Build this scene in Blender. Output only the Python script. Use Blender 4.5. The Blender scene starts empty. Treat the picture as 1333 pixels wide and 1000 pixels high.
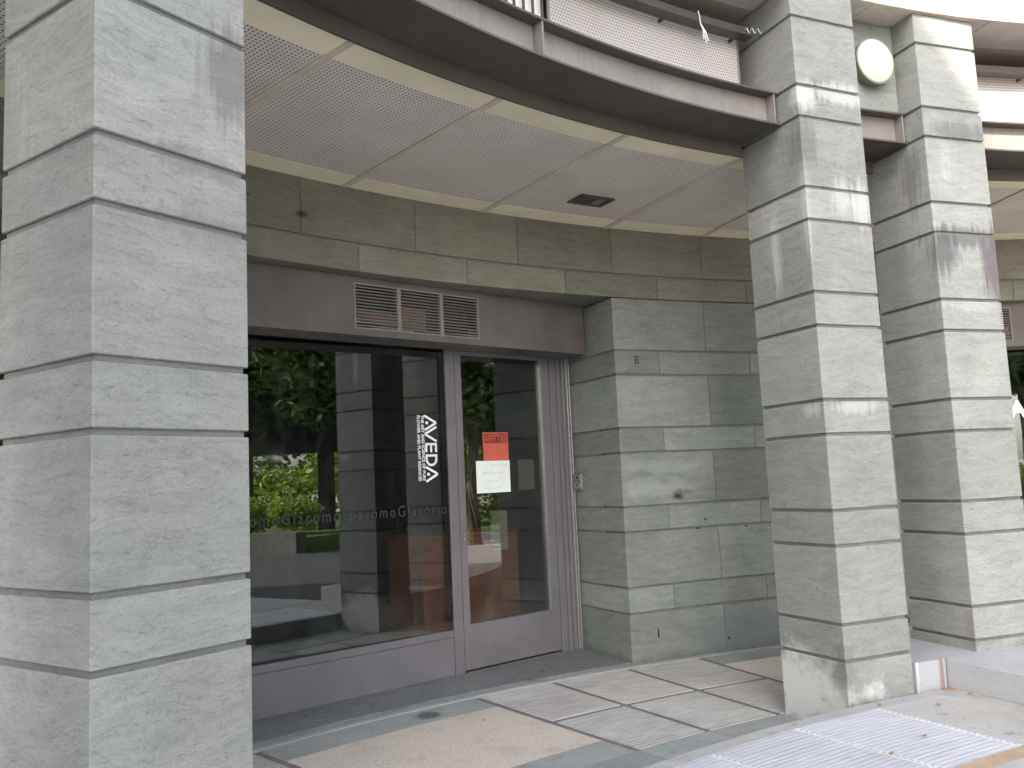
import bpy, bmesh, math, random
from mathutils import Vector, Matrix
random.seed(7)
R_ = math.radians
sc = bpy.context.scene
COL = sc.collection

# ------------------------------------------------------------------ layout
H0 = 1.49                                   # eye height above the arcade floor
CX, CY = 5.1109, -1.4118                    # centre of the round courtyard
PITCH, TALL, SHORT, Z0 = 0.64, 0.4385, 0.2015, 0.1942 + H0
GAP = 0.020
def ZK(k):                                  # underside of the upper stone of joint k
    return Z0 + (k // 2) * PITCH + (SHORT if k % 2 else 0.0)
def P(R, ang, z=0.0):
    a = R_(ang)
    return Vector((CX + R * math.cos(a), CY + R * math.sin(a), z))
ZC = 2.058 + H0                             # soffit of the hung ceiling
ZT = ZK(9) - 0.005                          # underside of the upper stone band

# ------------------------------------------------------------------ helpers
def tag(o, label=None, cat=None, group=None, kind=None):
    if label: o['label'] = label
    if cat: o['category'] = cat
    if group: o['group'] = group
    if kind: o['kind'] = kind
    return o
def empty(name, loc, rz=0.0):
    o = bpy.data.objects.new(name, None)
    o.location = loc; o.rotation_euler = (0, 0, rz); o.empty_display_size = .1
    COL.objects.link(o); return o
def mat_of(o):
    m = Matrix.Translation(o.location) @ o.rotation_euler.to_matrix().to_4x4()
    if o.parent: m = mat_of(o.parent) @ m
    return m
def obj(name, bm, mats, parent=None, smooth=False, base=None):
    """bm is in world coordinates; it is moved into the parent's space (or to base)."""
    me = bpy.data.meshes.new(name)
    o = bpy.data.objects.new(name, me)
    if parent is not None:
        bm.transform(mat_of(parent).inverted()); o.parent = parent
    elif base is not None:
        bm.transform(Matrix.Translation(-Vector(base))); o.location = base
    bm.normal_update()
    bm.to_mesh(me); bm.free()
    for m in (mats if isinstance(mats, (list, tuple)) else [mats]): me.materials.append(m)
    if smooth:
        for p in me.polygons: p.use_smooth = True
    COL.objects.link(o); return o
def nb():
    bm = bmesh.new()
    bm.faces.layers.float.new('rnd'); bm.loops.layers.uv.new('UVMap')
    return bm
def hexa(bm, v, rnd=None, bevel=0.0, mi=0):
    """v: 8 points, bottom ring 0-3 then top ring 4-7"""
    lay = bm.faces.layers.float['rnd']
    vs = [bm.verts.new(p) for p in v]
    fs = [bm.faces.new([vs[i] for i in f]) for f in ((3,2,1,0),(4,5,6,7),(0,1,5,4),(1,2,6,5),(2,3,7,6),(3,0,4,7))]
    r = random.random() if rnd is None else rnd
    for f in fs: f[lay] = r; f.material_index = mi
    bmesh.ops.recalc_face_normals(bm, faces=fs)
    if bevel:
        es = list({e for f in fs for e in f.edges})
        res = bmesh.ops.bevel(bm, geom=es, offset=bevel, segments=1, affect='EDGES', profile=.5)
        for f in res['faces']: f[lay] = r; f.material_index = mi
def quadbox(bm, pts, z0, z1, **k):
    hexa(bm, [Vector((p[0], p[1], z0)) for p in pts] + [Vector((p[0], p[1], z1)) for p in pts], **k)
def box(bm, x0, x1, y0, y1, z0, z1, M=None, **k):
    v = [Vector(p) for p in ((x0,y0,z0),(x1,y0,z0),(x1,y1,z0),(x0,y1,z0),(x0,y0,z1),(x1,y0,z1),(x1,y1,z1),(x0,y1,z1))]
    if M: v = [M @ p for p in v]
    hexa(bm, v, **k)
def arc(bm, Ra, Rb, a0, a1, z0, z1, step=1.0, rnd=None, bevel=0.0, mi=0):
    """solid ring segment; UV u = arc length, v = radius"""
    lay = bm.faces.layers.float['rnd']; uv = bm.loops.layers.uv['UVMap']
    n = max(1, int(math.ceil(abs(a1 - a0) / step)))
    r = random.random() if rnd is None else rnd
    rings = []
    for i in range(n + 1):
        a = a0 + (a1 - a0) * i / n
        rings.append([bm.verts.new(P(Ra,a,z0)), bm.verts.new(P(Rb,a,z0)), bm.verts.new(P(Rb,a,z1)), bm.verts.new(P(Ra,a,z1))])
    fs = []
    for i in range(n):
        A, B = rings[i], rings[i+1]
        for j in range(4):
            fs.append(bm.faces.new((A[j], A[(j+1)%4], B[(j+1)%4], B[j])))
    fs.append(bm.faces.new(rings[0][::-1])); fs.append(bm.faces.new(rings[-1]))
    for f in fs:
        f[lay] = r; f.material_index = mi
        for l in f.loops:
            d = Vector((l.vert.co.x - CX, l.vert.co.y - CY))
            l[uv].uv = (math.atan2(d.y, d.x) * 8.6, d.length)
    bmesh.ops.recalc_face_normals(bm, faces=fs)
    if bevel:
        bm.normal_update()
        es = [e for e in {e for f in fs for e in f.edges} if len(e.link_faces) == 2 and e.calc_face_angle(0) > .6]
        res = bmesh.ops.bevel(bm, geom=es, offset=bevel, segments=1, affect='EDGES', profile=.5)
        for f in res['faces']: f[lay] = r; f.material_index = mi
def tube(bm, pts, rad, seg=8, cap=True):
    pts = [Vector(p) for p in pts]; rings = []
    up = Vector((0,0,1))
    for i, p in enumerate(pts):
        d = (pts[min(i+1, len(pts)-1)] - pts[max(i-1, 0)]).normalized()
        s = d.cross(up)
        if s.length < 1e-3: s = d.cross(Vector((1,0,0)))
        s.normalize(); t = s.cross(d)
        rr = rad[i] if isinstance(rad, (list, tuple)) else rad
        rings.append([bm.verts.new(p + (s*math.cos(2*math.pi*j/seg) + t*math.sin(2*math.pi*j/seg))*rr) for j in range(seg)])
    for A, B in zip(rings, rings[1:]):
        for j in range(seg): bm.faces.new((A[j], A[(j+1)%seg], B[(j+1)%seg], B[j]))
    if cap:
        bm.faces.new(rings[0][::-1]); bm.faces.new(rings[-1])
def cyl(bm, M, r0, r1, z0, z1, seg=40):
    a = [bm.verts.new(M @ Vector((r0*math.cos(2*math.pi*i/seg), r0*math.sin(2*math.pi*i/seg), z0))) for i in range(seg)]
    b = [bm.verts.new(M @ Vector((r1*math.cos(2*math.pi*i/seg), r1*math.sin(2*math.pi*i/seg), z1))) for i in range(seg)]
    for i in range(seg): bm.faces.new((a[i], a[(i+1)%seg], b[(i+1)%seg], b[i]))
    bm.faces.new(a[::-1]); bm.faces.new(b)

# ------------------------------------------------------------------ materials
class NT:
    def __init__(s, name):
        s.m = bpy.data.materials.new(name); s.m.use_nodes = True
        s.t = s.m.node_tree; s.n = s.t.nodes; s.l = s.t.links
        s.n.clear(); s.out = s.n.new('ShaderNodeOutputMaterial')
    def new(s, t, **kw):
        n = s.n.new(t)
        for k, v in kw.items(): setattr(n, k, v)
        return n
    def link(s, a, b): s.l.new(a, b)
    def put(s, sock, v):
        if hasattr(v, 'is_output') or hasattr(v, 'links'): s.l.new(v, sock)
        elif isinstance(v, (tuple, list)) and len(v) == 3 and len(sock.default_value) == 4: sock.default_value = (*v, 1)
        else: sock.default_value = v
    def math(s, op, a, b=0.0, c=0.0, clamp=False):
        n = s.new('ShaderNodeMath', operation=op, use_clamp=clamp)
        s.put(n.inputs[0], a); s.put(n.inputs[1], b)
        if len(n.inputs) > 2: s.put(n.inputs[2], c)
        return n.outputs[0]
    def vec(s, op, a, b):
        n = s.new('ShaderNodeVectorMath', operation=op)
        s.put(n.inputs[0], a); s.put(n.inputs[1], b); return n
    def noise(s, v, scale, detail=4, rough=.55, dist=0.0):
        n = s.new('ShaderNodeTexNoise'); s.link(v, n.inputs['Vector'])
        n.inputs['Scale'].default_value = scale; n.inputs['Detail'].default_value = detail
        n.inputs['Roughness'].default_value = rough; n.inputs['Distortion'].default_value = dist
        return n.outputs['Fac']
    def map(s, x, a, b, c=0.0, d=1.0):
        n = s.new('ShaderNodeMapRange', clamp=True); s.put(n.inputs['Value'], x)
        n.inputs['From Min'].default_value = a; n.inputs['From Max'].default_value = b
        n.inputs['To Min'].default_value = c; n.inputs['To Max'].default_value = d
        return n.outputs['Result']
    def mix(s, f, a, b, mode='MIX'):
        n = s.new('ShaderNodeMix', data_type='RGBA', blend_type=mode)
        s.put(n.inputs[0], f); s.put(n.inputs[6], a); s.put(n.inputs[7], b)
        return n.outputs[2]
    def pos(s): return s.new('ShaderNodeNewGeometry').outputs['Position']
    def scaled(s, v, k): return s.vec('MULTIPLY', v, Vector(k)).outputs[0]
    def rnd(s):
        return s.new('ShaderNodeAttribute', attribute_name='rnd').outputs['Fac']
    def bump(s, h, strength=.3, dist=.01, normal=None):
        n = s.new('ShaderNodeBump'); n.inputs['Strength'].default_value = strength
        n.inputs['Distance'].default_value = dist; s.link(h, n.inputs['Height'])
        if normal: s.link(normal, n.inputs['Normal'])
        return n.outputs[0]
    def bsdf(s, col, rough=.7, normal=None, metal=0.0, spec=.5):
        b = s.new('ShaderNodeBsdfPrincipled')
        s.put(b.inputs['Base Color'], col); s.put(b.inputs['Roughness'], rough)
        b.inputs['Metallic'].default_value = metal; b.inputs['Specular IOR Level'].default_value = spec
        if normal: s.link(normal, b.inputs['Normal'])
        s.link(b.outputs[0], s.out.inputs['Surface']); return b

def stone(name, light, dark, tint, stains=(), streak=1.0, rough=.72, blockvar=.16, gum=0.0, grime=0.0):
    """layered grey-green stone; stains: (centre, radius, colour, strength, vertical stretch)"""
    n = NT(name); p = n.pos(); r = n.rnd()
    off = n.new('ShaderNodeCombineXYZ')
    for i, k in enumerate((37.0, 91.0, 53.0)): n.put(off.inputs[i], n.math('MULTIPLY', r, k))
    q = n.vec('ADD', p, off.outputs[0]).outputs[0]
    warp = n.noise(q, 1.6, 3)
    wz = n.new('ShaderNodeCombineXYZ'); n.put(wz.inputs[2], n.math('MULTIPLY', warp, .22))
    qw = n.vec('ADD', q, wz.outputs[0]).outputs[0]
    bed = n.noise(n.scaled(qw, (2.2, 2.2, 15)), 1.7, 8, .62)              # bedding planes
    fine = n.noise(n.scaled(qw, (9, 9, 46)), 2.2, 6, .7)                   # short dark flecks
    cloud = n.noise(q, 2.3, 5, .55, .6)
    grain = n.noise(q, 170, 4, .75)
    f = n.math('ADD', n.math('MULTIPLY', bed, .55), n.math('MULTIPLY', cloud, .45))
    c = n.mix(n.map(f, .30, .70), dark, light)
    c = n.mix(n.map(n.noise(q, 1.1, 3), .42, .66, 0, .75), c, n.mix(1.0, c, tint, 'MULTIPLY'))
    c = n.mix(n.map(fine, .55, .72, 0, .55 * streak), c, n.mix(1.0, c, (.42, .43, .43), 'MULTIPLY'))
    speck = n.noise(n.scaled(qw, (38, 38, 62)), 1.6, 5, .75)
    c = n.mix(n.map(speck, .56, .72, 0, .55 * streak), c, n.mix(1.0, c, (.40, .41, .42), 'MULTIPLY'))
    c = n.mix(n.map(speck, .44, .30, 0, .24 * streak), c, n.mix(1.0, c, (1.35, 1.35, 1.34), 'MULTIPLY'))
    edge = n.noise(n.scaled(qw, (1.2, 1.2, 5)), 1.3, 5, .6, 1.2)
    c = n.mix(n.map(n.math('ABSOLUTE', n.math('SUBTRACT', edge, .5)), .018, .0, 0, .28 * streak), c, n.mix(1.0, c, (.55, .56, .56), 'MULTIPLY'))
    c = n.mix(n.map(fine, .42, .26, 0, .30 * streak), c, n.mix(1.0, c, (1.28, 1.28, 1.27), 'MULTIPLY'))
    bv = n.map(n.math('FRACT', n.math('MULTIPLY', r, 17.31)), 0, 1, 1 - blockvar, 1 + blockvar)
    bvc = n.new('ShaderNodeCombineColor')
    for i in range(3): n.put(bvc.inputs[i], bv)
    c = n.mix(1.0, c, bvc.outputs[0], 'MULTIPLY')
    g = n.map(grain, .3, .7, .82, 1.16)
    gc = n.new('ShaderNodeCombineColor')
    for i in range(3): n.put(gc.inputs[i], g)
    c = n.mix(1.0, c, gc.outputs[0], 'MULTIPLY')
    # faint run-off streaks
    run = n.noise(n.scaled(p, (26, 26, .7)), 1.0, 4, .6)
    big = n.noise(p, .9, 2)
    rm = n.math('MULTIPLY', n.map(run, .56, .72), n.map(big, .52, .70, 0, .32))
    c = n.mix(rm, c, n.mix(1.0, c, (.60, .58, .60), 'MULTIPLY'))
    drip = n.noise(n.scaled(p, (34, 34, 2.2)), 1.0, 5, .6)
    blot = n.noise(p, 7.0, 6, .65)
    for (ce, rad, sc_, st, vs) in stains:
        d = n.vec('SUBTRACT', p, Vector(ce)).outputs[0]
        d = n.scaled(d, (1 / rad[0], 1 / rad[0], 1 / rad[1]))
        L = n.new('ShaderNodeVectorMath', operation='LENGTH'); n.link(d, L.inputs[0])
        mnoise = drip if vs else blot
        m = n.math('ADD', L.outputs['Value'], n.math('MULTIPLY', n.math('SUBTRACT', mnoise, .5), -2.2))
        m = n.map(m, 1.05, .45, 0, st)
        c = n.mix(m, c, sc_)
    if gum:
        sp = n.noise(p, 11, 2, .4); sp2 = n.noise(p, 2.6, 5, .7)
        c = n.mix(n.map(sp, .68, .71, 0, gum), c, n.mix(1.0, c, (.5, .49, .48), 'MULTIPLY'))
        c = n.mix(n.map(sp2, .54, .64, 0, gum * .8), c, n.mix(1.0, c, (.68, .66, .65), 'MULTIPLY'))
    if grime:
        zz = n.new('ShaderNodeSeparateXYZ'); n.link(p, zz.inputs[0])
        gz = n.math('ADD', zz.outputs[2], n.math('MULTIPLY', n.math('SUBTRACT', blot, .5), .22))
        c = n.mix(n.map(gz, .09, -.01, 0, grime), c, n.mix(1.0, c, (.45, .44, .42), 'MULTIPLY'))
    h = n.math('ADD', n.math('MULTIPLY', grain, .35), n.math('ADD', n.math('MULTIPLY', fine, .9), n.math('MULTIPLY', bed, .6)))
    n.bsdf(c, n.map(fine, .3, .7, rough - .08, rough + .1), n.bump(h, .55, .005), spec=.35)
    return n.m

def plain(name, col, rough=.6, var=.12, scale=4.0, metal=0.0, bump=.1, bscale=120, spec=.5, spots=None, streaks=0.0):
    n = NT(name); p = n.pos()
    a = n.noise(p, scale, 5, .6, .4)
    lo = tuple(x * (1 - var) for x in col); hi = tuple(min(1, x * (1 + var)) for x in col)
    c = n.mix(n.map(a, .35, .65), lo, hi)
    if streaks:
        s_ = n.noise(n.scaled(p, (30, 30, 1.2)), 1.0, 4)
        c = n.mix(n.map(s_, .54, .72, 0, streaks), c, n.mix(1.0, c, (.55, .53, .52), 'MULTIPLY'))
    if spots:
        s_ = n.noise(p, 46, 3, .5)
        c = n.mix(n.map(s_, .66, .74, 0, spots[1]), c, spots[0])
    g = n.noise(p, bscale, 3, .6)
    rr = n.map(n.noise(p, 9, 4), .3, .7, max(.02, rough - .08), min(1, rough + .08))
    n.bsdf(c, rr, n.bump(n.math('ADD', g, n.math('MULTIPLY', a, .6)), bump, .003), metal=metal, spec=spec)
    return n.m

WHITE = (.60, .60, .59); DARKST = (.10, .095, .10); RUST = (.27, .12, .065)
c2C = (1.7994, 5.0455); c2L = (1.5809, 5.5390); c2R = (2.2602, 5.2496)
c3C = (2.7533, 5.4713); c3R = (3.2288, 5.6347); c3L = (2.5780, 5.9817)
c1C = (-1.1318, 2.3340); c1R = (-.8378, 2.7574); c1L = (-1.5661, 2.6355)
col_stains = [
    ((c2L[0]+.10, c2L[1]-.16, .16), (.42, .27), WHITE, .92, False),            # lime wash on the foot of the middle column
    ((c2C[0]-.02, c2C[1]+.02, .36), (.10, .16), DARKST, .35, False),
    ((c2C[0]+.05, c2C[1]+.02, ZK(7)-.08), (.11, .10), WHITE, .62, False),       # under the beam end
    ((c2C[0]+.30, c2C[1]+.14, ZK(7)-.03), (.30, .07), WHITE, .45, True),
    ((c2C[0]+.26, c2C[1]+.12, ZK(5)-.05), (.10, .14), WHITE, .38, True),
    ((c2C[0]+.40, c2C[1]+.18, ZK(5)-.09), (.09, .16), WHITE, .45, True),
    ((c2C[0]-.01, c2C[1]+.02, ZK(4)+.1), (.05, .35), WHITE, .32, True),
    ((c2C[0]-.12, c2C[1]+.27, ZK(4)-.15), (.05, .30), WHITE, .45, True),
    ((c2C[0]+.02, c2C[1]+.02, ZK(6)-.16), (.12, .20), DARKST, .5, True),
    ((c2C[0]+.22, c2C[1]+.10, ZK(1)-.05), (.20, .05), WHITE, .38, True),
    ((c2C[0]-.05, c2C[1]+.10, ZK(1)-.06), (.09, .05), WHITE, .40, True),
    ((c3C[0]+.07, c3C[1]+.02, ZK(4)-.12), (.12, .19), DARKST, .85, True),
    ((c3R[0]-.02, c3R[1]-.01, ZK(4)-.22), (.12, .30), (.12, .095, .11), .88, True),
    ((c3C[0]+.24, c3C[1]+.08, ZK(4)-.03), (.34, .08), DARKST, .7, True),
    ((c3C[0]+.30, c3C[1]+.10, ZK(6)+.04), (.30, .08), DARKST, .5, True),
    ((c3C[0]+.14, c3C[1]+.05, ZK(6)-.18), (.07, .18), WHITE, .15, True),
    ((c3C[0]+.24, c3C[1]+.08, ZK(3)-.04), (.30, .05), WHITE, .25, True),
    ((c3C[0]-.05, c3C[1]+.15, ZK(5)+.2), (.10, .28), DARKST, .5, True),
    ((c3C[0]-.01, c3C[1]+.03, .46), (.04, .14), RUST, .22, False),
    ((c3C[0]-.14, c3C[1]+.42, ZK(4)-.15), (.20, .30), (.20, .22, .24), .35, True),
    ((c1R[0]-.03, c1R[1]-.05, ZK(4)-.13), (.15, .19), (.13, .13, .13), .6, True),
    ((c1R[0]-.10, c1R[1]-.15, ZK(2)-.01), (.22, .05), (.16, .165, .165), .42, True),
    ((c1R[0]-.10, c1R[1]-.15, ZK(3)-.01), (.22, .05), (.16, .165, .165), .5, True),
    ((c1L[0]+.03, c1L[1]-.02, ZK(3)-.02), (.13, .38), (.20, .185, .19), .45, True),
    ((c1L[0]+.05, c1L[1]-.04, ZK(1)-.07), (.14, .12), (.17, .18, .18), .35, False),
]
M_COL = stone('column_stone', (.340, .339, .323), (.212, .216, .206), (.93, 1.0, .95), col_stains, blockvar=.11, streak=1.05)
wall_stains = [
    (tuple(P(9.49, 113.45, 1.315)), (.062, .050), (.012, .013, .014), .98, False), (tuple(P(9.49, 113.35, 1.345)), (.04, .03), (.012, .013, .014), .98, False),
    (tuple(P(9.49, 113.05, 1.335)), (.12, .022), (.03, .03, .03), .55, False),
    (tuple(P(9.49, 111.2, 1.28)), (.16, .16), DARKST, .30, False),
    (tuple(P(9.49, 110.5, .17)), (.55, .19), (.13, .15, .16), .60, False),
    (tuple(P(9.49, 112.7, .06)), (.5, .08), (.16, .19, .17), .35, False),
    (tuple(P(9.49, 111.1, .80)), (.25, .12), (.17, .16, .16), .35, False),
    (tuple(P(9.49, 114.6, 1.38)), (.40, .09), (.36, .385, .375), .45, False), (tuple(P(9.49, 114.2, 1.55)), (.5, .05), (.33, .35, .34), .4, False),
    (tuple(P(9.49, 132.75, 3.30)), (.055, .035), (.02, .021, .02), .9, False),
    (tuple(P(9.49, 135.6, 3.36)), (.12, .02), (.025, .025, .025), .85, False),
]
M_WALL = stone('wall_stone', (.268, .280, .262), (.160, .171, .158), (.86, .99, .96), wall_stains, blockvar=.15, streak=1.1, grime=.6)
M_WALLIN = stone('wall_return_stone', (.235, .270, .255), (.165, .192, .182), (.88, 1.0, .95), (), blockvar=.08)
M_GREEN = stone('floor_slate', (.36, .375, .37), (.26, .275, .272), (.97, 1.0, 1.0), (
    (tuple(P(9.28, 128.3, 0)), (.11, .5), (.045, .05, .052), .8, False),), blockvar=.16, streak=.5, rough=.55, gum=.5)
M_THR = stone('threshold_slate', (.20, .21, .215), (.12, .13, .135), (1.0, 1.0, 1.05), (), blockvar=.22, streak=.7, rough=.5, gum=.6)
M_FRIEZE = stone('frieze_stone', (.238, .228, .185), (.140, .134, .110), (.90, .97, .93), wall_stains, blockvar=.12, streak=1.1)  # browner blocks, with warm ceiling bounce and shade partly put into the colour
band_st = [(tuple(P(7.25, 107.6, ZT+.25)), (.22, .5), (.42, .25, .20), .55, True), (tuple(P(7.25, 104.8, ZT+.2)), (.16, .5), (.40, .26, .22), .5, True),
           (tuple(P(7.25, 110.2, ZT+.3)), (.10, .4), (.36, .27, .2), .5, True)]
M_BAND = stone('upper_band_stone', (.62, .58, .53), (.47, .44, .40), (1.0, .93, .88), band_st, blockvar=.04, streak=.5)
M_JOINT = plain('recessed_joint', (.085, .087, .085), .9, .3, 14)
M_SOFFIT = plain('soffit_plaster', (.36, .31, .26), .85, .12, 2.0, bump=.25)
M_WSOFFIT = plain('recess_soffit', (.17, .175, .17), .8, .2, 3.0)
M_METAL = plain('painted_steel', (.084, .070, .061), .45, .10, 3.0, bump=.05, streaks=.22, spec=.45)  # dark steel; on the beam flanges the underside shade is in this colour
M_METAL_L = plain('painted_steel_light', (.222, .202, .188), .5, .10, 5.0, bump=.05, streaks=.28)  # lighter copy of the beam paint for its lit web; also grille, frames
M_DOOR = plain('shopfront_paint', (.160, .149, .163), .48, .09, 2.5, bump=.04, spots=((.38, .36, .36), .5), streaks=.12)
M_LINT = plain('lintel_paint', (.118, .103, .097), .5, .14, 3.0, bump=.05, streaks=.10)
M_RUBBER = plain('black_gasket', (.02, .02, .021), .6, .2, 10)
M_CREAM = plain('cream_board', (.86, .79, .58), .7, .08, 2.0, bump=.06)
M_JSTRIP = plain('joint_strip', (.60, .54, .45), .6, .1, 6.0)
M_STEEL = plain('brushed_steel', (.62, .62, .60), .32, .08, 20, metal=.9, bump=.05)
M_WHITE = plain('white_sheet', (.86, .86, .85), .6, .03, 5.0)
M_PLAINSLAB = stone('outer_slab', (.47, .47, .48), (.37, .37, .38), (1.0, .97, .93), (
    (tuple(P(6.7, 112.0, .17)), (.5, .6), (.40, .33, .24), .35, False), (tuple(P(7.20, 111.6, .17)), (.09, .3), (.36, .20, .08), .8, False)), blockvar=.06, streak=.4, rough=.6, gum=.55)
M_PLAT = stone('platform_slab', (.44, .45, .475), (.36, .365, .385), (1.0, .98, .95), (
    (tuple(P(7.22, 111.5, .25)), (.028, .3), (.24, .09, .06), .7, True), (tuple(P(7.22, 113.0, .25)), (.02, .3), (.85, .85, .87), .9, True)), blockvar=.05, streak=.35, rough=.55)
M_TAN = plain('tan_band', (.42, .31, .22), .8, .15, 8, bump=.2)

def aggregate():
    n = NT('pink_aggregate'); p = n.pos()
    v = n.new('ShaderNodeTexVoronoi'); v.inputs['Scale'].default_value = 190; n.link(p, v.inputs['Vector'])
    f = n.noise(p, 60, 4, .7); g = n.noise(p, 1.6, 4)
    c = n.mix(n.map(f, .35, .65), (.49, .43, .375), (.65, .58, .515))
    sep = n.new('ShaderNodeSeparateColor'); n.link(v.outputs['Color'], sep.inputs[0])
    c = n.mix(n.map(sep.outputs[0], .78, .95, 0, .42), c, (.20, .17, .15))
    c = n.mix(n.map(sep.outputs[1], .82, .97, 0, .7), c, (.72, .69, .66))
    c = n.mix(n.map(g, .52, .68, 0, .35), c, n.mix(1.0, c, (.78, .80, .84), 'MULTIPLY'))
    sp2 = n.noise(p, 3.1, 5, .7); c = n.mix(n.map(sp2, .53, .66, 0, .45), c, n.mix(1.0, c, (.66, .64, .64), 'MULTIPLY'))
    n.bsdf(c, .72, n.bump(v.outputs['Distance'], .35, .003)); return n.m
M_AGG = aggregate()

def ribbed(name, light, dark, pitch, groove, depth=.5, var=.2, rough=.6, gcol=(.38, .37, .39)):
    n = NT(name); p = n.pos(); r = n.rnd()
    uv = n.new('ShaderNodeUVMap', uv_map='UVMap')
    s_ = n.new('ShaderNodeSeparateXYZ'); n.link(uv.outputs[0], s_.inputs[0])
    wob = n.math('MULTIPLY', n.noise(p, 3, 2), .010)
    t = n.math('FRACT', n.math('DIVIDE', n.math('ADD', s_.outputs[1], wob), pitch))
    tri = n.math('ABSOLUTE', n.math('SUBTRACT', t, .5))                    # 0 mid rib .. .5 groove
    gr = n.map(tri, .5 - groove, .5 - groove * .35)
    h = n.math('SUBTRACT', 1.0, n.map(tri, .5 - groove * 1.3, .5 - groove * .2))
    w = n.noise(n.scaled(p, (1, 1, 1)), 5, 6, .65, .5); b = n.noise(p, 1.3, 3)
    # wear along each rib
    cs = n.new('ShaderNodeCombineXYZ'); n.put(cs.inputs[0], n.math('MULTIPLY', s_.outputs[0], 2.2)); n.put(cs.inputs[1], n.math('MULTIPLY', s_.outputs[1], 26)); n.put(cs.inputs[2], n.math('MULTIPLY', r, 31))
    rib = n.noise(cs.outputs[0], 1.6, 2, .5, 1.2)
    c = n.mix(n.map(n.math('ADD', n.math('MULTIPLY', w, .45), n.math('MULTIPLY', rib, .55)), .38, .62), dark, light)
    c = n.mix(n.map(b, .45, .68, 0, var), c, n.mix(1.0, c, (.66, .63, .64), 'MULTIPLY'))
    c = n.mix(n.math('MULTIPLY', gr, n.map(rib, .3, .7, .95, .45)), c, n.mix(1.0, c, gcol, 'MULTIPLY'))
    bv = n.map(r, 0, 1, .93, 1.07); bvc = n.new('ShaderNodeCombineColor')
    for i in range(3): n.put(bvc.inputs[i], bv)
    c = n.mix(1.0, c, bvc.outputs[0], 'MULTIPLY')
    g = n.noise(p, 160, 3)
    n.bsdf(c, rough, n.bump(n.math('ADD', h, n.math('MULTIPLY', g, .25)), depth, .006)); return n.m
M_RIB = ribbed('ribbed_arcade_tile', (.60, .585, .56), (.43, .42, .41), .037, .16, .45, .45, .6, (.55, .54, .55))
M_GRATE = ribbed('ribbed_courtyard_paving', (.60, .61, .665), (.51, .52, .57), .036, .17, .3, .22, .6, (.70, .69, .71))

def perforated(name, col, pitch, rad, hole=(.03, .027, .025), stag=False):
    n = NT(name); p = n.pos()
    uv = n.new('ShaderNodeUVMap', uv_map='UVMap')
    s_ = n.new('ShaderNodeSeparateXYZ'); n.link(uv.outputs[0], s_.inputs[0])
    row = n.math('DIVIDE', s_.outputs[1], pitch)
    ux = n.math('DIVIDE', s_.outputs[0], pitch)
    if stag:
        ux = n.math('ADD', ux, n.math('MULTIPLY', n.math('FLOOR', n.math('FRACT', n.math('MULTIPLY', row, .5)), 0), 1))
        par = n.math('GREATER_THAN', n.math('FRACT', n.math('MULTIPLY', row, .5)), .5)
        ux = n.math('ADD', ux, n.math('MULTIPLY', par, .5))
    a = n.math('SUBTRACT', n.math('FRACT', ux), .5)
    b = n.math('SUBTRACT', n.math('FRACT', row), .5)
    d = n.math('SQRT', n.math('ADD', n.math('MULTIPLY', a, a), n.math('MULTIPLY', b, b)))
    m = n.map(d, rad, rad - .06)
    w = n.noise(p, 3, 4)
    c = n.mix(n.map(w, .35, .65), tuple(x * .93 for x in col), tuple(x * 1.06 for x in col))
    c = n.mix(m, c, hole)
    n.bsdf(c, .6, n.bump(n.math('SUBTRACT', 1.0, m), .3, .002)); return n.m
M_PERF = perforated('perforated_ceiling_sheet', (.74, .68, .615), .0255, .25, (.015, .013, .012))
M_PERFR = perforated('perforated_railing_sheet', (.49, .455, .44), .020, .29, (.17, .15, .145), True)

def glass(name, tint, refl):
    n = NT(name)
    tr = n.new('ShaderNodeBsdfTransparent'); tr.inputs[0].default_value = (*tint, 1)
    gl = n.new('ShaderNodeBsdfGlossy'); gl.inputs['Roughness'].default_value = .004
    gl.inputs['Color'].default_value = (.92, .97, .96, 1)
    fr = n.new('ShaderNodeLayerWeight'); fr.inputs['Blend'].default_value = .25
    p = n.pos(); w = n.noise(p, .9, 2); n.link(n.bump(w, .10, .012), gl.inputs['Normal'])
    sm = n.noise(n.scaled(p, (3, 3, 1.2)), 1.8, 6, .7, 1.5)
    n.put(gl.inputs['Roughness'], n.map(sm, .55, .75, .003, .05))
    mx = n.new('ShaderNodeMixShader'); n.put(mx.inputs[0], n.math('ADD', n.math('MULTIPLY', fr.outputs['Fresnel'], .6), refl, clamp=True))
    df = n.new('ShaderNodeBsdfDiffuse'); df.inputs['Color'].default_value = (.6, .62, .6, 1)
    zz = n.new('ShaderNodeSeparateXYZ'); n.link(p, zz.inputs[0])
    du = n.math('ADD', n.map(sm, .50, .80, 0, .035), n.math('MULTIPLY', n.map(zz.outputs[2], .75, .36, 0, .03), n.map(sm, .35, .6)))
    m2 = n.new('ShaderNodeMixShader'); n.put(m2.inputs[0], du)
    n.link(tr.outputs[0], mx.inputs[1]); n.link(gl.outputs[0], mx.inputs[2]); n.link(mx.outputs[0], m2.inputs[1]); n.link(df.outputs[0], m2.inputs[2]); n.link(m2.outputs[0], n.out.inputs['Surface'])
    return n.m
M_GLASS = glass('shop_glass', (.66, .68, .67), .12)

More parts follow.
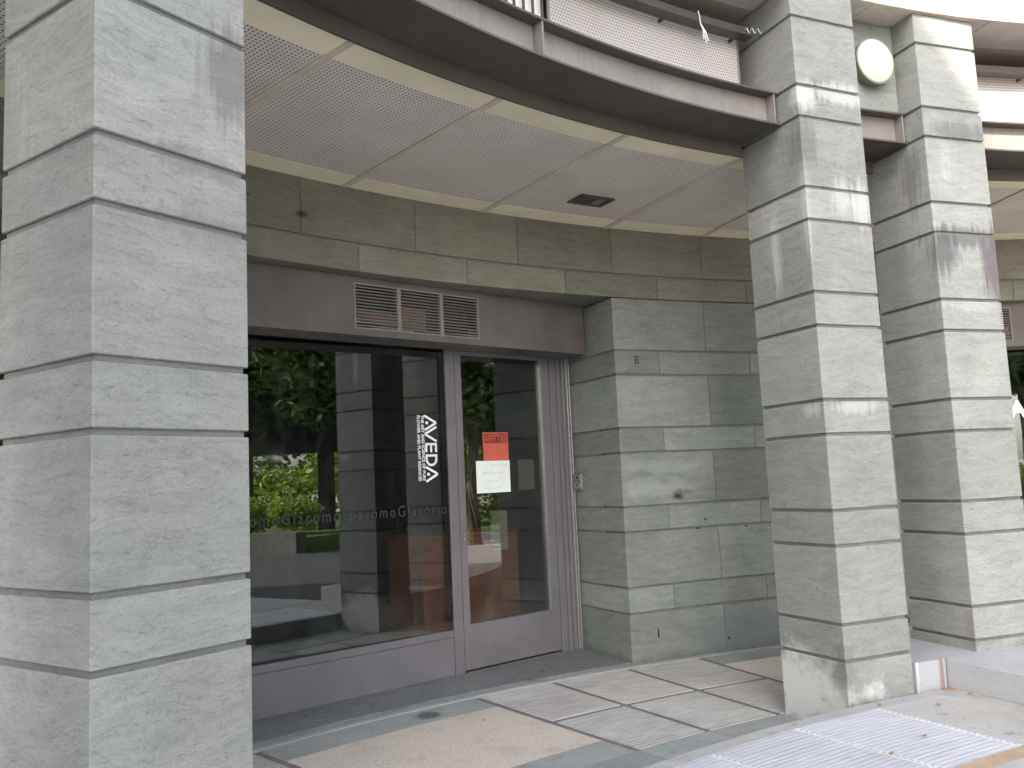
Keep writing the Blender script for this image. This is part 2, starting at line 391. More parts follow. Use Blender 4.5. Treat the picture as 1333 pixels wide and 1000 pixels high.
def leafmat(name, a, b):
    n = NT(name); r = n.rnd()
    c = n.mix(r, a, b)
    bs = n.new('ShaderNodeBsdfPrincipled'); n.link(c, bs.inputs['Base Color']); bs.inputs['Roughness'].default_value = .5
    tl = n.new('ShaderNodeBsdfTranslucent'); n.link(c, tl.inputs[0])
    mx = n.new('ShaderNodeMixShader'); mx.inputs[0].default_value = .35
    n.link(bs.outputs[0], mx.inputs[1]); n.link(tl.outputs[0], mx.inputs[2]); n.link(mx.outputs[0], n.out.inputs['Surface']); return n.m
M_LEAF = leafmat('tree_leaf', (.03, .065, .015), (.075, .12, .025))
M_LEAFY = leafmat('shrub_leaf', (.15, .24, .03), (.32, .40, .06))
M_BARK = plain('bark', (.10, .075, .055), .9, .3, 8, bump=.6)
M_GRASS = plain('lawn', (.07, .12, .025), .9, .3, 3, bump=.5)
M_GROUND = plain('ground_paving', (.42, .41, .39), .8, .15, 1.0, bump=.2)
M_PATH = plain('pale_path', (.45, .40, .33), .8, .12, 2.0, bump=.2)
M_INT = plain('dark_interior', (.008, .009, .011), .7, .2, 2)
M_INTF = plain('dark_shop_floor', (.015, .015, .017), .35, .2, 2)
def wood():
    n = NT('reddish_wood'); p = n.pos()
    w = n.noise(n.scaled(p, (3, 3, 22)), 2.0, 6, .6, .4)
    c = n.mix(n.map(w, .35, .65), (.36, .10, .045), (.55, .17, .075))
    n.bsdf(c, .4, n.bump(w, .1, .002)); return n.m
M_WOOD = wood()
M_BOX = plain('cream_card', (.62, .56, .42), .6, .06, 5)
M_RED = plain('red_paper', (.60, .12, .085), .55, .10, 6)
M_PAPER = plain('white_paper', (.80, .84, .80), .6, .03, 12)
M_PAPERD = plain('red_ink_dark', (.17, .02, .02), .6, .1, 12)
M_INK = plain('faint_ink', (.30, .33, .33), .7, .2, 20)
M_VINYL = plain('white_vinyl', (.82, .84, .83), .5, .02, 9)
M_VINYLG = plain('grey_vinyl', (.04, .043, .043), .5, .15, 12)
M_ENGR = plain('engraved_letter', (.035, .035, .033), .9, .1, 12)
def lampglass():
    n = NT('opal_lens'); p = n.pos()
    b = n.bsdf((.70, .67, .42), .25, spec=.5)
    b.inputs['Emission Color'].default_value = (1, .97, .62, 1); b.inputs['Emission Strength'].default_value = .06
    return n.m
M_OPAL = lampglass()
M_CASING = plain('lamp_casing', (.27, .25, .22), .35, .1, 12, metal=.5)
M_STRING = plain('white_string', (.78, .78, .76), .8, .05, 20)
M_ORANGE = plain('orange_plaster', (.62, .33, .14), .85, .08, 1.5)
M_SHUT = plain('window_dark', (.05, .055, .06), .3, .2, 5)
M_WFRAME = plain('window_frame', (.55, .52, .46), .6, .1, 5)
M_PLAST = plain('grey_plaster', (.36, .34, .31), .85, .1, 1.5)
M_CAR = plain('white_car_paint', (.80, .80, .80), .2, .01, 1)
M_TYRE = plain('tyre', (.025, .025, .025), .8, .2, 10)
M_LEAFDRY = plain('dry_leaf', (.30, .17, .07), .8, .2, 40)

# ------------------------------------------------------------------ columns
def column(name, label, L, C, Rr, zbase, kmax=9, tex=M_COL):
    L, C, Rr = Vector(L), Vector(C), Vector(Rr)
    B = L + (Rr - C)
    ctr = (L + Rr) / 2
    root = empty(name, (ctr.x, ctr.y, zbase))
    bm = nb()
    k0 = -6
    for k in range(k0, kmax):
        z0, z1 = ZK(k), ZK(k + 1) - GAP
        if z1 < zbase - .02: continue
        z0 = max(z0, zbase - .03)
        z1 = min(z1, ZT)
        if k == kmax - 1: z1 = ZT
        jit = [Vector((random.uniform(-.0012, .0012), random.uniform(-.0012, .0012))) for _ in range(4)]
        quadbox(bm, [a + j for a, j in zip((L, C, Rr, B), jit)], z0, z1, bevel=.0035)
    obj('stone_blocks', bm, tex, root)
    bm = nb()
    def ins(p): return p + (ctr - p).normalized() * .017
    quadbox(bm, [ins(p) for p in (L, C, Rr, B)], zbase - .02, ZT - .004, rnd=.5)
    obj('recessed_core', bm, M_JOINTC, root)
    return tag(root, label, 'column', 'stone columns of the arcade')
M_JOINTC = stone('joint_stone', (.20, .205, .20), (.12, .125, .12), (1, 1, 1), ())
column('stone_column', 'nearest grey stone column, the widest one filling the left side of the picture', c1L, c1C, c1R, 0.0)
column('stone_column', 'grey stone column standing between the shop entrance and the round wall lamp, white lime stains at its foot', c2L, c2C, c2R, 0.0)
column('stone_column', 'grey stone column standing on the raised platform, sunlit at its top, right of the round wall lamp', c3L, c3C, c3R, .33 - .0)
def polcol(a0, a1, zb, label):
    column('stone_column', label, P(7.80, a1).xy, P(7.27, a1).xy, P(7.27, a0).xy, zb)
polcol(153.3, 157.3, 0.0, 'grey stone column standing left of the nearest column, outside the picture')

# ------------------------------------------------------------------ curved stone wall with two recesses
HALF = 14.35
BAYS = (131.0, 91.0)
def wall():
    root = empty('curved_stone_wall', P(9.7, 111, 0))
    tag(root, 'curved grey-green stone wall with engraved letter B behind the columns, above and right of the glass shopfront', 'wall')
    Ri, Ro = 9.5, 9.80
    solid = [(145.35, 156.65), (105.35, 116.65), (66, 76.65)]
    # piers, joints -5..4
    RN = {(k, a): random.random() for k in range(-6, 8) for s_ in solid for a in s_}
    for (a0, a1) in solid:
        bm = nb()
        for k in range(-6, 4):
            z0, z1 = ZK(k), ZK(k+1) - (GAP if k+1 not in (4,) else .012)
            z0 = max(z0, -.03)
            if z1 < 0: continue
            tall = (k % 2 == 1) or k == -5
            first = 5.5 if k % 2 else 2.62
            cuts = [a1]; a = a1 - first
            while a > a0 + .8: cuts.append(a); a -= 5.5
            cuts.append(a0)
            for c1, c0 in zip(cuts, cuts[1:]):
                arc(bm, Ri, Ro, c0 + (.010 if c0 != a0 else 0), c1 - (.010 if c1 != a1 else 0), z0, z1, 1.4, bevel=.0025, rnd=(RN[(k, a1)] if c1 == a1 else RN[(k, a0)] if c0 == a0 else None))
        obj('pier', bm, M_WALL, root)
        bm = nb(); arc(bm, Ri + .014, Ro - .02, a0 + .10, a1 - .10, -.03, ZK(4) - .004, 1.4, rnd=.5)
        obj('recessed_joint', bm, M_JOINTC, root)
        # returns into the recesses
        for (edge, sgn) in ((a1, 1), (a0, -1)):
            bm = nb(); bmj = nb()
            for k in range(-6, 4):
                z0, z1 = ZK(k), ZK(k+1) - (GAP if k+1 != 4 else .012)
                z0 = max(z0, -.03)
                if z1 < 0: continue
                A, B = P(Ro - .0025, edge).xy, P(10.75, edge).xy
                n_ = Vector((-(B - A).y, (B - A).x)).normalized() * sgn      # towards the recess
                quadbox(bm, [A, B, B - n_ * .2, A - n_ * .2], z0, z1, rnd=RN[(k, edge)])
            obj('recess_return', bm, M_WALL, root)
            quadbox(bmj, [A - n_*.012, B - n_*.012, B - n_ * .18, A - n_ * .18], -.03, ZK(4) - .004, rnd=.4)
            obj('recessed_joint', bmj, M_JOINTC, root)
    # continuous frieze
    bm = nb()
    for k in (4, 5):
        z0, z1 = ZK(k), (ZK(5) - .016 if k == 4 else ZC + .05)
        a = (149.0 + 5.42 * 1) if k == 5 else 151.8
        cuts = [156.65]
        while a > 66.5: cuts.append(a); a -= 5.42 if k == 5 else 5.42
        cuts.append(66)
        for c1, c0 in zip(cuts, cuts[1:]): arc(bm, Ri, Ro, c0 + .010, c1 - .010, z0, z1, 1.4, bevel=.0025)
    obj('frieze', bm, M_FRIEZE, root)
    bm = nb(); arc(bm, Ri + .014, Ro - .02, 66.1, 156.5, ZK(4) + .02, ZC + .04, 1.4, rnd=.5)
    obj('recessed_joint', bm, M_JOINTC, root)
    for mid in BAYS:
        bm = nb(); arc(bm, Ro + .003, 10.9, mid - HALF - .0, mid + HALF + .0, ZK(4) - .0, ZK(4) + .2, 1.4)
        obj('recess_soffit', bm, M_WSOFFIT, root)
    return root
WALL = wall()

# ------------------------------------------------------------------ text helper
def text_bm(body, size, M, align='LEFT', ext=.0008, sx=1.0, spacing=1.0, bold=0.0):
    cu = bpy.data.curves.new('t', 'FONT'); cu.body = body; cu.size = size; cu.align_x = align
    cu.extrude = ext; cu.space_character = spacing; cu.offset = bold; cu.resolution_u = 3
    o = bpy.data.objects.new('t', cu); COL.objects.link(o)
    dg = bpy.context.evaluated_depsgraph_get(); dg.update()
    me = bpy.data.meshes.new_from_object(o.evaluated_get(dg))
    bm = bmesh.new(); bm.from_mesh(me)
    bm.transform(M @ Matrix.Diagonal((sx, 1, 1, 1)))
    bpy.data.objects.remove(o); bpy.data.meshes.remove(me); bpy.data.curves.remove(cu)
    return bm
def frame_at(origin, xd, yd):
    xd = Vector(xd).normalized(); yd = Vector(yd).normalized(); zd = xd.cross(yd)
    M = Matrix((( xd.x, yd.x, zd.x, origin[0]), (xd.y, yd.y, zd.y, origin[1]), (xd.z, yd.z, zd.z, origin[2]), (0,0,0,1)))
    return M
a = 115.36; rt = Vector((math.sin(R_(a)), -math.cos(R_(a)), 0))
bmB = text_bm('B', .098, frame_at(P(9.494, a + .18, .915 + H0), rt, (0,0,1)), sx=.92, bold=.0)
obj('engraved_letter', bmB, M_ENGR, WALL)
bm = nb()
for (aa, z, w_, h_) in ((115.08, .225, .006, .035), (111.0, .114, .010, .012), (112.35, 1.03, .02, .006), (109.5, 1.02, .012, .006), (111.9, 1.10, .008, .008)):
    o0 = P(9.4955, aa, z); box(bm, -w_, w_, -.002, .002, -h_, h_, frame_at(o0, (math.sin(R_(aa)), -math.cos(R_(aa)), 0), (-math.cos(R_(aa)), -math.sin(R_(aa)), 0)) @ Matrix.Rotation(0, 4, 'X'))
obj('chip', bm, M_ENGR, WALL)

# ------------------------------------------------------------------ shopfront (local frame: x to the right along the glass, y inwards)
def shopframe(mid):
    n_ = Vector((math.cos(R_(mid)), math.sin(R_(mid)), 0)); r_ = Vector((n_.y, -n_.x, 0))
    o = P(9.98, mid, 0)
    return o, frame_at(o, r_, n_)
TURN = R_(0.0)
def make_shopfront(mid, label):
    o, M0 = shopframe(mid); M1 = Matrix.Translation(o) @ Matrix.Rotation(TURN, 4, 'Z') @ Matrix.Translation(-o) @ M0; M = M1
    root = empty('shopfront', o, math.atan2(M[1][0], M[0][0]))
    tag(root, label, 'shopfront')
    def B(bm, x0, x1, y0, y1, z0, z1, **k): box(bm, x0, x1, y0, y1, z0, z1, M, **k)   # M is read when called
    def part(name, m, boxes, parent=root, bevel=.002):
        bm = nb()
        for b in boxes: B(bm, *b, bevel=bevel)
        return obj(name, bm, m, parent)
    ZL0, ZL1 = 1.055 + H0, ZK(4) - .004
    yl = 9.62 - 9.98
    M = M0                                                    # lintel panel with an opening for the grille
    vx0, vx1, vz0, vz1 = .172, 1.279, 1.104 + H0, 1.424 + H0
    part('lintel_panel', M_LINT, [(-2.44, vx0, yl, yl+.03, ZL0, ZL1), (vx1, 2.44, yl, yl+.03, ZL0, ZL1), (vx0, vx1, yl, yl+.03, ZL0, vz0), (vx0, vx1, yl, yl+.03, vz1, ZL1),
                                  (-2.46, 2.46, yl+.03, -.075, ZL0, ZL0+.02)], bevel=0)
    gr = part('vent_grille', M_METAL_L, [(vx0, vx0+.010, yl-.004, yl+.02, vz0, vz1), (vx1-.010, vx1, yl-.004, yl+.02, vz0, vz1),
                                    (vx0, vx1, yl-.003, yl+.019, vz0-.002, vz0+.008), (vx0, vx1, yl-.003, yl+.019, vz1-.008, vz1+.002),
                                    (.528, .558, yl-.004, yl+.02, vz0, vz1), (.908, .937, yl-.004, yl+.02, vz0, vz1)], bevel=0)
    bm = nb()
    for i in range(13):
        z = vz0 + .021 + i * (vz1 - vz0 - .024) / 13
        for (x0, x1) in ((vx0+.01, .528), (.558, .908), (.937, vx1-.01)):
            v = [M @ Vector(q) for q in ((x0, yl-.001, z-.004), (x1, yl-.001, z-.004), (x1, yl+.016, z+.006), (x0, yl+.016, z+.006), (x0, yl-.001, z+.001), (x1, yl-.001, z+.001), (x1, yl+.016, z+.011), (x0, yl+.016, z+.011))]
            hexa(bm, v)
    obj('slats', bm, M_METAL_L, gr)
    bm = nb(); B(bm, vx0, vx1, yl+.14, yl+.15, vz0, vz1); obj('duct_back', bm, M_RUBBER, gr)
    part('duct_board', M_BOX2, [(vx0+.015, .50, yl+.035, yl+.05, vz0+.045, vz0+.145), (.60, .80, yl+.035, yl+.05, vz0+.03, vz0+.185), (.42, .60, yl+.036, yl+.052, vz0+.035, vz0+.13)], gr, 0)
    part('duct_pipe', M_WHITE, [(.33, .69, yl+.03, yl+.045, vz0+.008, vz0+.018)], gr, 0)
    M = M1
    ZG0, ZG1, ZH = -1.122 + H0, 1.047 + H0, 1.135 + H0
    F = .03                                                  # floor of the threshold
    # fixed frame: sill panel, head, posts
    part('kick_panel', M_DOOR, [(-1.20, 1.185, -.012, .05, F, ZG0 - .055), (-1.20, 1.185, -.016, .05, ZG0 - .052, ZG0)])
    part('head_rail', M_DOOR, [(-2.52, 2.52, .032, .085, ZH - .06, ZL0 + .20)])
    for s in (1, -1):
        x0, x1 = (1.188, 1.276) if s == 1 else (-1.276, -1.203)
        part('post', M_DOOR, [(x0, x1, -.02, .06, F, ZL0 + .15)])
    MP = M @ Matrix.Rotation(R_(-1.15), 4, 'Z')                  # the pane sits slightly askew in its frame
    bm = nb(); box(bm, -1.2, 1.185, .012, .022, ZG0 - .006, ZH - .03, MP); gp = obj('glass_pane', bm, M_GLASS, root)
    part('gasket', M_RUBBER, [(-1.2, 1.187, -.004, .010, ZG0, ZG0+.010), (1.177, 1.187, -.004, .010, ZG0+.0105, ZH-.045)], gp, 0)
    # door leaves on both sides
    for s in (1, -1):
        def X(a, b): return (a, b) if s == 1 else (-b, -a)
        leaf = []
        for (xa, xb, z0, z1) in ((1.281, 1.345, F+.018, ZH-.045), (2.222, 2.312, F+.018, ZH-.045), (1.3455, 2.2215, F+.018, ZG0+.022), (1.3455, 2.2215, ZH-.10, ZH-.045)):
            a_, b_ = X(xa, xb); leaf.append((a_, b_, -.022, .03, z0, z1))
        dl = part('door_leaf', M_DOOR, leaf)
        a_, b_ = X(1.3455, 2.2215)
        bm = nb(); B(bm, a_, b_, .002, .012, ZG0+.018, ZH-.095); obj('door_glass', bm, M_GLASS, dl)
        a_, b_ = X(2.2145, 2.2205); a2, b2 = X(1.3465, 1.3505)
        part('gasket', M_STEEL2, [(a_, b_, -.024, .001, ZG0+.023, ZH-.101)], dl, 0)
        kx = s * 1.312; kM = M @ Matrix.Translation((kx, -.022, -.437 + H0)) @ Matrix.Rotation(R_(90), 4, 'X')
        bm = nb(); cyl(bm, kM, .011, .010, 0, .008, 16); B(bm, kx-.004, kx+.004, -.036, -.030, -.437+H0-.012, -.437+H0+.008)
        obj('lock', bm, M_BRASS, dl)
        for dz in (-.495, -.40):
            bm = nb(); cyl(bm, M @ Matrix.Translation((kx + .004, -.022, dz + H0)) @ Matrix.Rotation(R_(90), 4, 'X'), .004, .004, 0, .003, 10)
            obj('screw', bm, M_STEEL, dl)
        # ribbed jamb
        jb = []
        for i, (xa, xb, yf) in enumerate(((2.318, 2.372, -.030), (2.374, 2.400, -.018), (2.4015, 2.432, -.034), (2.434, 2.456, -.018), (2.4575, 2.492, -.034))):
            a_, b_ = X(xa, xb); jb.append((a_, b_, yf, .05, F, ZL0 + .15))
        part('ribbed_jamb', M_DOOR, jb)
        a_, b_ = X(2.497, 2.508); a2, b2 = X(2.514, 2.522)
        part('steel_edge_strip', M_STEEL2, [(a_, b_, -.055, .02, F, ZL0 + .1), (a2, b2, -.070, .0, F, ZL0 + .1)])
        a_, b_ = X(2.5225, 2.62)
        part('gasket', M_RUBBER, [(a_, b_, -.004, .04, F, ZL0)], root, 0)
    # threshold bar
    part('threshold_bar', M_STEEL2, [(1.281, 2.31, -.034, .0, F, F+.003)], root, 0); part('threshold_bar', M_STEEL2, [(-2.31, -1.281, -.034, .0, F, F+.003)], root, 0)
    return root, M, gp
M_BOX2 = plain('duct_board', (.30, .20, .155), .7, .2, 9)
M_STEEL2 = plain('dull_aluminium', (.34, .33, .32), .4, .1, 30, metal=.6)
M_BRASS = plain('brass', (.60, .47, .28), .3, .1, 30, metal=.9)
SF1, SM, GP = make_shopfront(131.0, 'brown metal and glass shopfront with white vertical lettering between the nearest and middle columns')

# lettering on the big pane (shop-local x right, z up); text runs downwards, letter tops towards +x
def stroke(bm, p0, p1, w, f):
    p0, p1 = Vector(p0), Vector(p1); d = (p1 - p0).normalized(); s = Vector((-d.y, d.x)) * w / 2
    pts = [p0 - s, p1 - s, p1 + s, p0 + s]
    vs = [bm.verts.new(f(p, 0)) for p in pts]; vt = [bm.verts.new(f(p, 1)) for p in pts]
    bm.faces.new(vs); bm.faces.new(vt[::-1])
    for i in range(4): bm.faces.new((vs[i], vs[(i+1)%4], vt[(i+1)%4], vt[i]))
def letters(M):
    YF = .0105
    X0, ZT_, LEN, HT = .978, .535 + H0, .512, .108
    tilt = 0.0
    def f(p, s): return M @ Vector((X0 + p.y * HT, YF - .0015 * s, ZT_ - p.x))
    bm = nb(); w = .0175; hw = w / HT
    def S(a, b, ww=w):
        # strokes given in (x along run in metres, y 0..1 height); thickness in metres
        pa = Vector((a[0], a[1] * HT)); pb = Vector((b[0], b[1] * HT))
        stroke(bm, pa, pb, ww, lambda p, s: f(Vector((p.x, p.y / HT)), s))
    def disc(cx, cy, r):
        n_ = 14
        vs = [bm.verts.new(f(Vector((cx + r*math.cos(2*math.pi*i/n_), cy + r/HT*math.sin(2*math.pi*i/n_))), 0)) for i in range(n_)]
        vt = [bm.verts.new(f(Vector((cx + r*math.cos(2*math.pi*i/n_), cy + r/HT*math.sin(2*math.pi*i/n_))), 1)) for i in range(n_)]
        bm.faces.new(vs[::-1]); bm.faces.new(vt)
        for i in range(n_): bm.faces.new((vs[i], vs[(i+1)%n_], vt[(i+1)%n_], vt[i]))
    LW = .112
    def A(x): S((x, 0), (x + LW/2, 1)); S((x + LW/2, 1), (x + LW, 0)); disc(x + LW/2, .20, .0125)
    def V(x): S((x, 1), (x + LW/2, 0)); S((x + LW/2, 0), (x + LW, 1))
    A(0); V(.088)
    x = .222; S((x, 0), (x, 1)); 
    for y in (.08, .5, .92): S((x, y), (x + .062, y))
    x = .310; S((x, 0), (x, 1)); pts = []
    for i in range(9):
        t = -math.pi/2 + math.pi * i / 8; pts.append((x + .030 + .044 * math.cos(t), .5 + .42 * math.sin(t)))
    S((x, .08), pts[0]); S((x, .92), pts[-1])
    for a_, b_ in zip(pts, pts[1:]): S(a_, b_)
    A(.398)
    obj('white_lettering', bm, M_VINYL, GP)
    for (xo, txt) in ((.946, 'THE ART AND SCIENCE OF PURE'), (.908, 'FLOWER AND PLANT ESSENCES')):
        Mt = frame_at(M @ Vector((xo, YF - .002, .538 + H0)), (0, 0, -1), (M.to_3x3() @ Vector((1, 0, 0))))
        t = text_bm(txt, .036, Mt, ext=.0006, sx=1.0, spacing=1.0, bold=.0008)
        xs = [(Mt.inverted() @ v.co).x for v in t.verts]; k = .505 / (max(xs) - min(xs))
        t.transform(Mt @ Matrix.Diagonal((k, 1, 1, 1)) @ Mt.inverted())
        obj('small_lettering', t, M_VINYL, GP)
    # lettering band across the glass
    Mt = frame_at(M @ Vector((-1.15, YF - .002, -.228 + H0)), (M.to_3x3() @ Vector((1, 0, 0))), (0, 0, 1))
    t = text_bm('Giacomo' * 5, .118, Mt, ext=.0005, spacing=1.3)
    xs = [(Mt.inverted() @ v.co).x for v in t.verts]; k = 2.30 / (max(xs) - min(xs))
    t.transform(Mt @ Matrix.Diagonal((k, 1, 1, 1)) @ Mt.inverted())
    obj('grey_lettering_band', t, M_VINYLG, GP)
letters(SM @ Matrix.Rotation(R_(-1.15), 4, 'Z'))

def shopbox(name, m, boxes, label=None, cat=None, M=SM, bevel=.002, group=None):
    bm = nb()
    for b in boxes: box(bm, *b, M, bevel=bevel)
    x = sum((b[0]+b[1])/2 for b in boxes)/len(boxes); y = sum((b[2]+b[3])/2 for b in boxes)/len(boxes); z = min(b[4] for b in boxes)
    o = obj(name, bm, m, base=M @ Vector((x, y, z)))
    return tag(o, label, cat, group)
# papers stuck on the door glass
root = empty('red_poster', SM @ Vector((1.695, .0, .175 + H0)), math.atan2(SM[1][0], SM[0][0]))
tag(root, 'red paper notice with outlined capitals taped to the door glass above the white sheet', 'poster')
bm = nb(); box(bm, 1.560, 1.830, .0000, .0014, .175 + H0, .407 + H0, SM); obj('sheet', bm, M_RED, root)
bm = nb(); box(bm, 1.575, 1.818, -.0012, -.0002, .318 + H0, .396 + H0, SM); obj('dark_strip', bm, M_PAPERD, root)
Mt = frame_at(SM @ Vector((1.580, -.0022, .325 + H0)), SM.to_3x3() @ Vector((1, 0, 0)), (0, 0, 1))
t = text_bm('AFFITTASI', .088, Mt, ext=.0004, bold=.0012)
xs = [(Mt.inverted() @ v.co).x for v in t.verts]; k = .232 / (max(xs) - min(xs)); t.transform(Mt @ Matrix.Diagonal((k, 1, 1, 1)) @ Mt.inverted())
obj('capitals', t, M_RED, root)
root = empty('white_notice', SM @ Vector((1.657, .0, -.088 + H0)), math.atan2(SM[1][0], SM[0][0]))
tag(root, 'white handwritten paper sheet taped to the door glass under the red notice', 'paper notice')
bm = nb(); box(bm, 1.478, 1.836, -.0006, .0008, -.088 + H0, .173 + H0, SM); obj('sheet', bm, M_PAPER, root)
rs = random.Random(3)
for row, (z, n_, xa, xb) in enumerate(((.135, 9, 1.62, 1.81), (.075, 12, 1.53, 1.78), (.01, 7, 1.58, 1.72), (-.05, 10, 1.55, 1.74))):
    bm = bmesh.new(); pts = []
    for i in range(n_ * 4): pts.append(SM @ Vector((xa + (xb - xa) * i / (n_ * 4) + rs.uniform(-.003, .003), -.0014, z + H0 + rs.uniform(-.010, .010) * (1 if i % 4 else .2))))
    tube(bm, pts, .0009, 4)
    obj('handwriting', bm, M_INK, root)
# interior: counter, card box, and the paper deeper inside
ct = empty('wooden_counter', SM @ Vector((1.45, .45, 0)), math.atan2(SM[1][0], SM[0][0]))
tag(ct, 'low reddish brown wooden counter standing just inside the shop glass', 'counter')
bm = nb(); box(bm, 1.00, 1.98, .11, .60, .03, 1.06, SM, bevel=.004); obj('body', bm, M_WOOD, ct)
bm = nb(); box(bm, .985, 1.995, .10, .615, 1.062, 1.09, SM, bevel=.004); obj('counter_top', bm, M_WOOD, ct)
shopbox('cardboard_box', M_BOX, [(1.66, 1.83, .055, .085, .93, 1.25)], 'cream upright card panel behind the door glass in front of the wooden counter', 'card panel')
shopbox('paper_sheet', M_PLAST, [(1.94, 2.12, .014, .016, -.078 + H0, .178 + H0)], 'grey-green sheet behind the door glass, right of the white notice', 'paper sheet')
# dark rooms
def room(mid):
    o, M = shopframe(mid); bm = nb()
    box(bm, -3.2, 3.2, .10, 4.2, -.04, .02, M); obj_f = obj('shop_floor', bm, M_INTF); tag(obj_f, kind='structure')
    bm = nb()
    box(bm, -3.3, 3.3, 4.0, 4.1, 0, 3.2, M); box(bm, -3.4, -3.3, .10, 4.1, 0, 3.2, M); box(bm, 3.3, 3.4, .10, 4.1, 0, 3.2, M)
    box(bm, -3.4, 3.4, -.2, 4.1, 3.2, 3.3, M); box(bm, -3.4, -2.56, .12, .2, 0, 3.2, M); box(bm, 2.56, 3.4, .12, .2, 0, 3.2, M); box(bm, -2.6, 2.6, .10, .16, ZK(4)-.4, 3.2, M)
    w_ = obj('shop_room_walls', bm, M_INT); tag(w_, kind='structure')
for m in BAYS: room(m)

# intercom on the recess return
a_ = 116.65; n_ = Vector((-math.sin(R_(a_)), math.cos(R_(a_)), 0)); rd = Vector((math.cos(R_(a_)), math.sin(R_(a_)), 0))
MI = frame_at(P(10.15, a_, 1.385) + n_ * .0, -rd, (0, 0, 1))     # x outwards of the recess, y up, z = towards the room
if MI.to_3x3().col[2].dot(n_) < 0: MI = frame_at(P(10.15, a_, 1.385), rd, (0, 0, 1))
ic = empty('intercom', P(10.15, a_, 1.385) + n_ * .01)
tag(ic, 'small silver intercom panel on the stone return right of the glass door', 'intercom')
bm = nb(); box(bm, -.065, .065, 0, .145, .002, .030, MI, bevel=.004); obj('casing', bm, M_CASING, ic)
bm = nb(); box(bm, -.045, .045, .085, .130, .0305, .033, MI); box(bm, -.045, .045, .02, .065, .0305, .033, MI); obj('button_plate', bm, M_STEEL, ic)
for zz in (.042, .108):
    bm = nb(); cyl(bm, MI @ Matrix.Translation((0, zz, .0332)), .012, .011, 0, .005, 14)
    obj('push_button', bm, M_RUBBER, ic)

# ------------------------------------------------------------------ steel beam and railing, ceiling
SPANS = [(117.20, 144.92, 'between the nearest column and the middle column'), (108.95, 113.12, 'short, below the round wall lamp'), (77.25, 104.90, 'at the right of the picture, beyond the sunlit column'), (149.10, 153.25, 'short, left of the nearest column')]
for i, (a0, a1, wh) in enumerate(SPANS):
    root = empty('steel_beam', P(7.55, (a0 + a1) / 2, ZK(6)))
    tag(root, 'curved brown steel beam ' + wh, 'beam', 'curved steel beams of the arcade')
    zb, zt = 2.107 + H0, 2.318 + H0
    bm = nb(); arc(bm, 7.413, 7.75, a0, a1, zb, zb + .012, .7); obj('bottom_flange', bm, M_METAL, root)
    bm = nb(); arc(bm, 7.413, 7.75, a0, a1, zt - .012, zt, .7); obj('top_flange', bm, M_METAL, root)
    bm = nb(); arc(bm, 7.490, 7.502, a0, a1, zb + .012, zt - .012, .7); obj('web', bm, M_METAL_L, root)
    bm = nb(); arc(bm, 7.752, 7.766, a0, a1, ZC - .036, zb + .10, .7); obj('inner_fascia', bm, M_METAL, root)
    stf = [a0 + .16, a1 - .16] + ([(a0 + a1) / 2] if a1 - a0 > 10 else [])
    for s_ in stf:
        bm = nb(); arc(bm, 7.420, 7.489, s_ - .04, s_ + .04, zb + .0125, zt - .0125); obj('stiffener', bm, M_METAL_L, root)

def railing(a0, a1, label):
    root = empty('balcony_railing', P(7.68, (a0 + a1) / 2, 2.33 + H0)); tag(root, label, 'railing')
    zb, zt = 2.345 + H0, 2.815 + H0
    mid = (a0 + a1) / 2 - .9
    for (p0, p1) in ((a0 + .25, mid - 1.3), (mid + 1.3, a1 - .25)):
        bm = nb(); uv = bm.loops.layers.uv['UVMap']; n_ = int((p1 - p0) / .7)
        ring = [(p0 + (p1 - p0) * i / n_) for i in range(n_ + 1)]
        for rr, flip in ((7.680, False), (7.683, True)):
            for q0, q1 in zip(ring, ring[1:]):
                vs = [bm.verts.new(P(rr, q, z)) for q, z in ((q0, zb), (q1, zb), (q1, zt), (q0, zt))]
                f = bm.faces.new(vs[::-1] if not flip else vs)
                for l in f.loops:
                    d = Vector((l.vert.co.x - CX, l.vert.co.y - CY)); l[uv].uv = (math.atan2(d.y, d.x) * 7.68, l.vert.co.z)
        obj('perforated_panel', bm, M_PERFR, root)
        bm = nb(); arc(bm, 7.676, 7.688, p0, p0 + .10, zb, zt, .7); arc(bm, 7.676, 7.688, p1 - .10, p1, zb, zt, .7); arc(bm, 7.676, 7.688, p0 + .10, p1 - .10, zt - .012, zt, .7)
        obj('panel_frame', bm, M_METAL_L, root)
    for i in range(5):
        a = mid - 1.0 + i * .5
        bm = nb(); arc(bm, 7.676, 7.688, a - .04, a + .04, zb, zt); obj('baluster', bm, M_METAL, root)
    bm = nb(); arc(bm, 7.72, 7.724, mid - 1.28, mid + 1.28, zb, zt, .7); obj('bright_gap_sheet', bm, M_WHITE, root)  # white sheet added to stand for the bright gap behind the bars
    bm = nb(); arc(bm, 7.565, 7.64, a0 + .10, a1 - .10, 2.752 + H0, 2.760 + H0, .7); arc(bm, 7.556, 7.564, a0 + .10, a1 - .10, 2.752 + H0, 2.800 + H0, .7)
    obj('handrail', bm, M_METAL, root)
    for j in range(7):
        a = a0 + .8 + (a1 - a0 - 1.6) * j / 6
        bm = nb(); arc(bm, 7.6405, 7.678, a - .05, a + .05, 2.745 + H0, 2.765 + H0); obj('rail_bracket', bm, M_METAL, root)
    for s_ in (a0 + 1.2, (a0+a1)/2, a1 - 1.2):
        bm = nb(); arc(bm, 7.690, 7.715, s_ - .12, s_ + .12, 2.318 + H0, 2.80 + H0); obj('railing_post', bm, M_METAL, root)
    return root
railing(117.25, 144.9, 'perforated metal balcony railing above the shop entrance, white string tied to its rail')
railing(77.3, 104.85, 'perforated metal balcony railing at the right edge, beyond the sunlit column')
